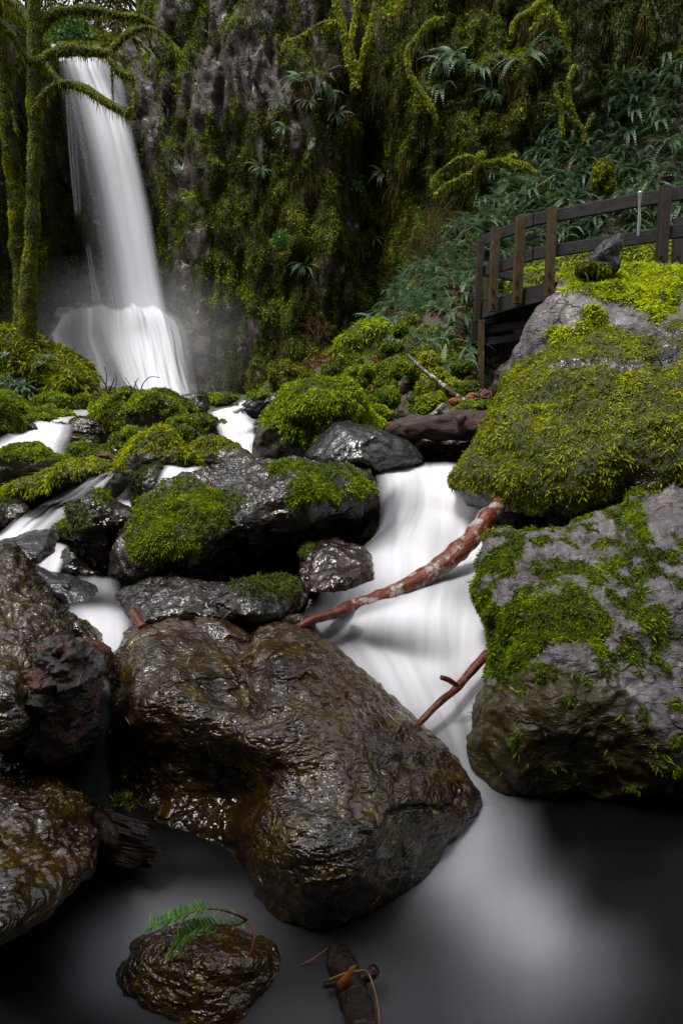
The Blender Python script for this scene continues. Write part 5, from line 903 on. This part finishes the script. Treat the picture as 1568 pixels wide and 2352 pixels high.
# ---------------------------------------------------------------- fallen wood
def log(label, pts, Y, mat, name='log', cat='log', seg=20, nz=.15, nf=8, seed=0, flat=1., knob=0., per=8, extra=()):
    P, r = pxline(pts, Y); tb = [tube(P, r, seg=seg, per=per, nz=nz, nf=nf, seed=seed, flat=flat, knob=knob)]
    for e, Ye in extra:
        p2, r2 = pxline(e, Ye); tb.append(tube(p2, r2, seg=10, nz=nz, nf=nf, seed=seed + 1))
    return tag(tube_obj(name, tb, M[mat], None, P[0]), label, cat)
log('weathered dark log with deep grain lying above the cascade', [(886,992,20),(897,990,44),(930,986,54),(1000,982,60),(1060,978,62),(1110,974,64),(1180,966,66)], np.linspace(4.25, 4.2, 7), 'old_log', seg=36, nz=.32, nf=9, seed=3, flat=1., extra=((([(1052,968,26),(1060,962,24),(1070,957,8)]), 4.08),))
log('red and white barked branch slanting across the cascade', [(664,1452,14),(690,1438,17),(725,1422,20),(760,1412,22),(790,1402,28),(806,1397,40),(843,1387,40),(890,1367,41),(940,1344,42),(990,1314,42),(1045,1271,44),(1078,1241,44),(1105,1207,42),(1130,1178,38),(1150,1150,34)], np.linspace(2.12, 2.98, 15), 'red_branch', name='branch', cat='branch', seg=24, nz=.1, nf=14, seed=4, knob=.35)
log('bare red inner wood at the lower end of the barked branch', [(668,1449,12),(690,1437,18),(725,1421,22),(760,1411,24),(788,1402,30),(800,1396,34)], np.linspace(2.105, 2.3, 6), 'red_wet', name='broken_branch', cat='branch', seg=18, nz=.25, nf=18, seed=5)
log('wet brown stick with a short side stub leaning between the two near boulders', [(940,1682,16),(964,1658,18),(1010,1612,19),(1044,1585,20),(1078,1545,22),(1120,1500,24)], np.linspace(1.74, 2.04, 6), 'red_wet', name='stick', cat='stick', seg=16, nz=.16, nf=18, seed=6, extra=(([(1048,1574,13),(1030,1562,13),(1013,1556,12)], np.array([1.87, 1.85, 1.84])),))
log('speckled pale barked stick leaning on the right bank', [(935,814,8),(968,846,10),(1004,874,10),(1032,896,10),(1056,912,9),(1080,926,8)], np.linspace(6.0, 5.0, 6), 'stick_wood', name='stick', cat='stick', seg=12, nz=.12, seed=7)
log('thin brown stick lying over the little upper cascade', [(104,998,4),(125,997,5),(150,1001,5),(170,1005,5),(184,1007,4)], 5.5, 'red_wet', name='stick', cat='stick', seg=8, seed=8)
log('long thin branch half under water at the left edge', [(-10,1030,4),(20,1020,5),(45,1012,5),(68,1004,5)], 5.6, 'dark_wood', name='stick', cat='stick', seg=8, seed=9)
log('thick dark stick against the triangular rock', [(25,1030,8),(40,1022,10),(58,1012,9)], 5.55, 'dark_wood', name='stick', cat='stick', seg=8, seed=10)
log('square broken stub of red wood beside the low dark rock', [(304,1402,18),(314,1420,22),(330,1442,26)], np.array([2.16, 2.12, 2.06]), 'red_wet', name='wood_stub', cat='wood', seg=10, nz=.2, seed=11)
log('dark wet log standing in the shallow water at the bottom', [(766,2165,70),(772,2190,72),(788,2225,80),(800,2255,84),(812,2290,86),(824,2330,92),(836,2390,96),(846,2450,96)], np.array([1.2, 1.17, 1.1, 1.06, 1.02, .98, .93, .88]), 'brown_wet', seg=40, per=12, nz=.22, nf=34, seed=12, extra=(([(835,2245,30),(852,2236,34),(862,2226,26)], np.array([1.06, 1.05, 1.05])), ([(770,2258,20),(752,2262,18),(742,2262,12)], np.array([1.05, 1.05, 1.05]))))
def chunk(label, out_, Y, mat, seed, name='wood_chunk', cat='wood', n=40, **k):
    o = boulder(label, out_, Y, mat=M[mat], n=n, seed=seed, name=name, cat=cat, **k)
    co = np.empty(len(o.data.vertices) * 3, np.float32); o.data.vertices.foreach_get('co', co); co = co.reshape(-1, 3)
    for nm, v in (('fu', co[:, 0] + .4 * co[:, 2]), ('fv', co[:, 2] - .5 * co[:, 0])): o.data.attributes.new(nm, 'FLOAT', 'POINT').data.foreach_set('value', np.ascontiguousarray(v, np.float32))
    return o
chunk('rotten grey and red root wad between the left boulders', [(123,1466),(138,1461),(160,1470),(188,1483),(205,1502),(222,1525),(217,1552),(211,1577),(206,1614),(208,1651),(213,1688),(197,1712),(165,1742),(120,1768),(94,1752),(84,1720),(72,1694),(44,1683),(8,1652),(25,1621),(49,1601),(44,1557),(69,1532),(99,1517),(104,1493)],
    1.66, 'root_wood', 150, name='root_wad', cat='root', n=110, T=.17, amp=.1, rough=3.2, facets=5, fold=.02, surf=True, moss=dict(b=-.7, up=.1, noise=.3, mat=M['moss_lime'], L=.02, W=.004, paint=[(45,1600,16,26,1.3)]))
chunk('torn dark red wood leaning behind the root wad', [(186,1470),(210,1470),(247,1485),(258,1507),(254,1537),(246,1552),(232,1540),(217,1517),(198,1495)], 1.86, 'red_wood', 151, n=50, T=.07, amp=.06, rough=3.)
chunk('red rotten wood lump among the green mossy stones', [(224,1046),(232,1038),(246,1037),(276,1055),(282,1068),(255,1070),(230,1060)], 4.9, 'red_wood', 152, rough=3., amp=.1)
chunk('orange rotten wood beside the foot of the speckled stick', [(1030,925),(1034,917),(1048,914),(1062,919),(1063,929),(1048,934)], 5.0, 'orange_wood', 153, rough=3., amp=.1)
chunk('brown rotten log end behind the orange wood', [(1068,918),(1075,906),(1092,903),(1100,912),(1096,926),(1078,928)], 5.1, 'orange_wood', 154, rough=2.5, amp=.1)
chunk('upright splintered red stub beside the footbridge leg', [(1096,924),(1103,905),(1112,897),(1121,900),(1123,920),(1118,931),(1102,931)], 4.95, 'red_wood', 155, rough=2.5, amp=.1)
# the hollow broken log at the left pool
P, r = pxline([(165,1868,70),(200,1890,86),(235,1905,92),(270,1918,92),(300,1928,84)], np.linspace(1.5, 1.36, 5))
hlog = tag(tube_obj('hollow_log', [tube(P, r, seg=28, per=8, nz=.22, nf=12, seed=20)], M['brown_wet'], None, P[0]), 'broken hollow log with splintered orange end over the left pool', 'log')
def fibre_slab(A0, A1, B0, B1, th, jag, seed, curl=0., nu=44, nv=26):
    A0, A1, B0, B1 = (np.asarray(q, float) for q in (A0, A1, B0, B1)); u = np.linspace(0, 1, nu); v = np.linspace(0, 1, nv)
    ln = 1 - jag * (.5 + .5 * pnoise(np.stack([u * 9, 0 * u + seed, 0 * u], 1)) + .35 * pnoise(np.stack([u * 27, 0 * u + seed, 0 * u], 1)))
    U, W = np.meshgrid(u, v, indexing='ij'); W = W * np.clip(ln, .3, 1.1)[:, None]
    P = (A0 * (1 - U[..., None]) + A1 * U[..., None]) * (1 - W[..., None]) + (B0 * (1 - U[..., None]) + B1 * U[..., None]) * W[..., None]
    n_ = np.cross(B0 - A0, A1 - A0); n_ /= np.linalg.norm(n_); n_ *= -np.sign(n_[1])
    h = th * .6 * fbm(np.stack([U.ravel() * 14, W.ravel() * 1.6, 0 * U.ravel() + seed], 1), 4, .6).reshape(U.shape) + curl * np.sin(U * math.pi)
    Pf = P + n_ * h[..., None]; Pb = P + n_ * (h - th * (1.05 - W))[..., None]
    V = np.concatenate([Pf.reshape(-1, 3), Pb.reshape(-1, 3)]); q = gridfaces(nu, nv); m_ = nu * nv; Q = [q, q[:, ::-1] + m_]
    for e in (np.arange(nv), (nu - 1) * nv + np.arange(nv), np.arange(nu) * nv, np.arange(nu) * nv + nv - 1): Q.append(np.stack([e[:-1], e[1:], e[1:] + m_, e[:-1] + m_], 1))
    fu = np.tile(U.ravel() * .3, 2); fv = np.tile(W.ravel() * .12, 2)
    return V, np.concatenate(Q), np.zeros((0, 3), int), fu, fv
tube_obj('torn_upper_lip', [fibre_slab(at(238, 1858, 1.42), at(268, 1912, 1.35), at(366, 1910, 1.36), at(352, 1934, 1.29), .016, .3, 3, curl=.03)], M['brown_wet'], hlog, P[0])
tube_obj('splintered_end', [fibre_slab(at(262, 1928, 1.36), at(246, 1982, 1.33), at(392, 1954, 1.33), at(362, 1996, 1.3), .022, .35, 8, curl=.012), fibre_slab(at(262, 1950, 1.34), at(250, 1985, 1.31), at(350, 1975, 1.29), at(335, 2000, 1.28), .018, .4, 15)], M['splinter'], hlog, P[0])
Pm = at(RNG.normal(283, 16, 240), RNG.normal(1846, 5, 240), 1.4); D = np.array([[0, -.2, .8]]) + RNG.normal(size=(240, 3)) * .6; D /= np.linalg.norm(D, axis=1)[:, None]
blades('moss', Pm - P[0], D, RNG.uniform(.012, .04, 240), .004, np.clip(RNG.normal(.4, .2, 240), 0, 1), M['moss_olive'], hlog, droop=.3)
# ---------------------------------------------------------------- footbridge
def box(p0, p1, w, h, upv=(0, 0, 1), bev=.008, nz=.004):
    p0 = np.asarray(p0, float); p1 = np.asarray(p1, float); d = p1 - p0; Ln = np.linalg.norm(d); d /= Ln; up = np.asarray(upv, float); up = up - d * (up @ d); up /= np.linalg.norm(up); s = np.cross(d, up)
    c = np.array([(w / 2 - bev, h / 2), (w / 2, h / 2 - bev), (w / 2, -h / 2 + bev), (w / 2 - bev, -h / 2), (-w / 2 + bev, -h / 2), (-w / 2, -h / 2 + bev), (-w / 2, h / 2 - bev), (-w / 2 + bev, h / 2)])
    n = max(3, int(Ln / .12)); t = np.r_[0, np.linspace(.001, .999, n), 1.]; sc = np.r_[.92, np.ones(n), .92]
    V = (p0 + d * Ln * t[:, None])[:, None] + sc[:, None, None] * (c[None, :, :1] * s + c[None, :, 1:] * up); V = V.reshape(-1, 3); V = V + nz * np.stack([fbm(V * 4, 3), fbm(V * 4 + 5, 3), fbm(V * 4 + 9, 3)], 1)
    m_ = len(t); I, J = np.meshgrid(np.arange(m_ - 1), np.arange(8), indexing='ij'); b = (I * 8 + J).ravel(); b2 = (I * 8 + (J + 1) % 8).ravel(); q = np.stack([b, b + 8, b2 + 8, b2], 1)
    tri = []
    for s0 in (0, (m_ - 1) * 8):
        for k in range(1, 7): tri.append((s0, s0 + k, s0 + k + 1) if s0 == 0 else (s0, s0 + k + 1, s0 + k))
    fu = np.tile(np.array([0, .3, 1, 1.3, 2, 2.3, 3, 3.3]) * .05, m_); fv = np.repeat(t * Ln, 8)
    return V, q, np.array(tri), fu, fv
br = empty('footbridge', at(1104, 903, 9.0), 'dark timber footbridge with plank railings coming in from the right', 'footbridge'); B0 = np.array(br.location)
def bpart(name, parts, mat, parent=None): return tube_obj(name, parts if isinstance(parts, list) else [parts], M[mat], parent or br, B0, smooth=False)
PO = [((1104,553),(1094,738),14,9.45,'post_dark'), ((1137,522),(1131,716),18,8.9,'post'), ((1195,497),(1186,697),20,8.45,'post'), ((1267,476),(1260,680),18,8.1,'post'), ((1527,429),(1516,640),22,7.4,'post_dark'), ((1562,500),(1556,640),26,7.9,'post_dark'), ((1664,402),(1655,640),24,7.1,'post_dark')]
for (a, b, w_, Y, mt_) in PO:
    p = bpart('post', box(at(*b, Y), at(*a, Y), w_ * Y / F, .09, upv=(0, 1, 0)), mt_)
    for dy in (16, 50) if b[1] < 720 else ():
        e = at(b[0] + 1, b[1] - dy, Y - .05); bpart('bolt', tube(np.stack([e, e + [0, -.02, 0]]), [.018, .016], seg=8, per=2, nz=0), 'rust', p)
def railrun(pts, hh, name='rail', off=.075, th=.05):
    for (x0, y0, Y0), (x1, y1, Y1) in pts:
        bpart(name, box(at(x0, y0, Y0 + off), at(x1, y1, Y1 + off), th, hh), 'plank')
railrun((((1107,554,9.55),(1188,522,8.5)), ((1186,520,8.5),(1225,505,8.25)), ((1227,504,8.25),(1530,449,7.4)), ((1533,449,7.4),(1680,424,7.05))), .155)
railrun((((1102,626,9.55),(1184,602,8.5)), ((1182,597,8.5),(1224,584,8.25)), ((1226,583,8.25),(1525,538,7.4)), ((1528,535,7.4),(1680,515,7.05))), .155)
railrun((((1098,718,9.5),(1190,687,8.5)), ((1191,687,8.5),(1262,668,8.1)), ((1263,667,8.1),(1400,640,7.8))), .24, 'rim_joist', .09, .07)
e0, e1 = at(1098, 700, 9.62), at(1268, 655, 8.2); bk = np.array([.25, 1.25, 0.])
for i in range(15):
    a = e0 + (e1 - e0) * i / 14.; bpart('deck_board', box(a - [0, .0, 0], a + bk, .145, .04, bev=.004), 'plank')
for k, zz in ((.35, .2), (.75, .2), (1.1, .2)):
    bpart('joist', box(e0 + bk * k - [0, 0, zz], e1 + bk * k - [0, 0, zz], .07, .2), 'plank')
for y0 in (760, 788): bpart('crossbeam', box(at(1100, y0, 9.6), at(1290, y0 - 28, 8.5), .06, .12), 'plank')
bpart('support_leg', box(at(1103, 905, 9.3), at(1105, 735, 9.4), .09, .09, upv=(0, 1, 0)), 'post')
bpart('support_leg', box(at(1157, 850, 9.7), at(1159, 722, 9.7), .15, .12, upv=(0, 1, 0)), 'plank')
bpart('support_leg', box(at(1090, 790, 9.7), at(1091, 735, 9.7), .13, .1, upv=(0, 1, 0)), 'plank')
bpart('brace', box(at(1146, 628, 9.2), at(1240, 655, 9.6), .06, .12), 'post_dark')
bpart('brace', box(at(1112, 640, 10.0), at(1118, 690, 10.0), .09, .09, upv=(0, 1, 0)), 'post')
bpart('retaining_plank', [box(at(1100, 755, 10.3), at(1300, 745, 10.3), .06, .3), box(at(1100, 800, 10.3), at(1300, 790, 10.3), .06, .3)], 'plank')
P_ = at(np.array([1469, 1468, 1467, 1467, 1465, 1464]), np.array([440, 460, 480, 500, 525, 544]), 7.42); o = tag(tube_obj('metal_rod', [tube(P_, [.026, .02, .014, .02, .02, .016], seg=10, nz=.1)], M['pale_metal'], None, P_[-1]), 'pale grey rod strapped upright to the footbridge railing', 'rod')
chunk('black wet rock under the footbridge', [(1130,905),(1140,850),(1170,825),(1215,800),(1225,850),(1215,900),(1160,915)], 8.0, 'dark_wood', 160, name='boulder', cat='boulder', n=36)
# ---------------------------------------------------------------- fir twig
tw = empty('fir_twig', at(566, 2114, 1.14), 'fresh green fir twig caught on the half submerged stone', 'twig'); T0 = np.array(tw.location)
st = [([(566,2112,7),(540,2100,5),(505,2090,4),(475,2089,3.5),(430,2098,3),(390,2112,2.5),(345,2128,2)], [1.14,1.12,1.1,1.09,1.08,1.08,1.09]), ([(566,2114,6),(540,2126,4.5),(500,2124,4),(460,2130,3.5),(425,2150,3),(398,2172,2)], [1.14,1.11,1.09,1.08,1.07,1.07]), ([(562,2112,8),(585,2140,7),(578,2180,6),(565,2215,6),(555,2244,7)], [1.15,1.12,1.09,1.07,1.06])]
tb = []
for pts, Ys in st:
    p_, r_ = pxline(pts, np.array(Ys)); tb.append(tube(p_, r_, seg=7, per=5, nz=.2, nf=60))
tube_obj('stem', tb, M['red_wet'], tw, T0)
Bn, Dn = [], []
for (pts, Ys), ranges in zip(st[:2], (((.5, 1., 210), (.1, .45, 14)), ((.45, 1., 210), (.05, .4, 20)))):
    p_, r_ = pxline(pts, np.array(Ys)); Q = catmull(p_, 20); T_ = np.gradient(Q, axis=0); T_ /= np.linalg.norm(T_, axis=1)[:, None]
    for a, b, m_ in ranges:
        for t_ in np.linspace(a, b, m_):
            i = int(t_ * (len(Q) - 1)); sd_ = np.cross(T_[i], [0, 0, 1]); sd_ /= np.linalg.norm(sd_); sg = RNG.choice([-1, 1])
            Bn.append(Q[i]); Dn.append(sd_ * sg * .9 + T_[i] * .55 + np.array([0, 0, RNG.uniform(.0, .6)]))
Bn = np.array(Bn); Dn = np.array(Dn); Dn /= np.linalg.norm(Dn, axis=1)[:, None]
blades('needles', Bn - T0, Dn, RNG.uniform(.018, .034, len(Bn)), .0036, np.clip(RNG.normal(.6, .2, len(Bn)), 0, 1), M['needle'], tw, droop=.15)
# ---------------------------------------------------------------- loose needles, leaf, grass stem
trees_ = [BVHTree.FromPolygons([Vector(v) for v in V.tolist()], F_.tolist()) for V, F_ in SURF]
def hit(x, y):
    d = Vector([float(c) for c in ray(x, y)]).normalized(); best = None
    for b in trees_:
        h = b.ray_cast(Vector((0, 0, CAMZ)), d)
        if h[0] is not None and (best is None or h[3] < best[3]): best = h
    return best
def needle(label, pts, mat, w=2.6, lift=.004, group=None, Y=None):
    P = []
    for x, y in pts:
        h = hit(x, y) if Y is None else None
        P.append(np.array(h[0] + h[1] * lift * (1 if h[1].y < .5 else -1)) if h else at(x, y, Y or 1.5))
    P = np.array(P); r_ = w * .5 * P[:, 1].mean() / F
    o = tube_obj('needle', [tube(P, [r_ * .7, r_, r_ * .5] if len(P) == 3 else r_, seg=6, per=5, nz=0)], M[mat], None, P[0]); return tag(o, label, 'needle', group)
for lab, pts, mat in (('short orange needle lying low on the front boulder', [(927,1952),(940,1942),(953,1932)], 'orange_needle'), ('thin bent yellow needle on the lower hump of the front boulder', [(770,1818),(776,1840),(777,1880)], 'leaf_yellow'), ('red needle near the upper right edge of the front boulder', [(861,1652),(870,1665),(877,1678)], 'orange_needle'), ('pale needle crossing a green one on the front boulder', [(892,1642),(903,1655),(914,1664)], 'pale_needle'), ('green needle near the pale one on the front boulder', [(915,1667),(911,1676),(907,1684)], 'green_needle'), ('green needle on the dark left face of the front boulder', [(476,1704),(483,1725),(489,1748)], 'green_needle'), ('white needle on the dark left edge of the front boulder', [(289,1644),(296,1654),(302,1665)], 'pale_needle'),
    ('orange needle on the boulder in the lower left corner', [(48,1773),(62,1772),(78,1773)], 'orange_needle'), ('pale needle on the top of the front boulder', [(430,1530),(432,1520),(436,1512)], 'pale_needle'), ('orange needle on the top of the front boulder', [(456,1524),(464,1517),(473,1512)], 'orange_needle'), ('curved pale needle on the top left of the front boulder', [(345,1457),(355,1458),(361,1450)], 'pale_needle'),
    ('red needle on the pale upper face of the right boulder', [(1500,1174),(1512,1168),(1526,1162)], 'orange_needle'), ('red needle among the green moss of the right boulder', [(1430,1478),(1436,1488),(1441,1498)], 'orange_needle'), ('pale needle on the moss of the right boulder', [(1358,1300),(1378,1310),(1396,1318)], 'pale_needle'), ('orange needle under the middle moss of the right boulder', [(1280,1290),(1295,1292),(1306,1293)], 'orange_needle'), ('orange needle on the long mossy boulder', [(478,1118),(484,1108),(488,1100)], 'orange_needle')):
    needle(lab, pts, mat)
needle('brown needle lying over the water beside the bottom log', [(693,2216),(722,2200),(752,2178)], 'orange_needle', w=4, Y=1.12)
P_ = at(np.array([757, 785, 815, 842, 856, 866, 870, 868]), np.array([2250, 2238, 2231, 2231, 2262, 2300, 2340, 2400]), np.array([1.02, 1.01, 1.0, 1.02, 1.0, .98, .96, .93]))
tag(tube_obj('grass_stem', [tube(P_, .0018, seg=6, per=6, nz=0)], M['leaf_yellow'], None, P_[0]), 'dry yellow grass stem bent over the bottom log', 'grass stem')
lf = [(818,2217),(812,2230),(806,2242),(812,2250),(810,2262),(800,2270),(783,2280),(778,2270),(774,2258),(783,2248),(796,2236),(804,2222)]
Pl = at(np.array([p[0] for p in lf]), np.array([p[1] for p in lf]), 1.0); cl_ = Pl.mean(0); m_ = len(Pl)
Vl = np.concatenate([Pl, [cl_ + [0, -.006, .004]], Pl + [0, .0012, 0], [cl_ + [0, -.0045, .004]]]); k_ = np.arange(m_); tri = np.concatenate([np.stack([k_, (k_ + 1) % m_, np.full(m_, m_)], 1), np.stack([k_ + m_ + 1, np.full(m_, 2 * m_ + 1), (k_ + 1) % m_ + m_ + 1], 1)])
ql = np.stack([k_, k_ + m_ + 1, (k_ + 1) % m_ + m_ + 1, (k_ + 1) % m_], 1)
tag(obj('leaf', make_mesh('leaf', Vl - cl_, [tri, ql], None, M['leaf_orange']), None, cl_), 'wilted orange leaf hanging on the bottom log', 'leaf')
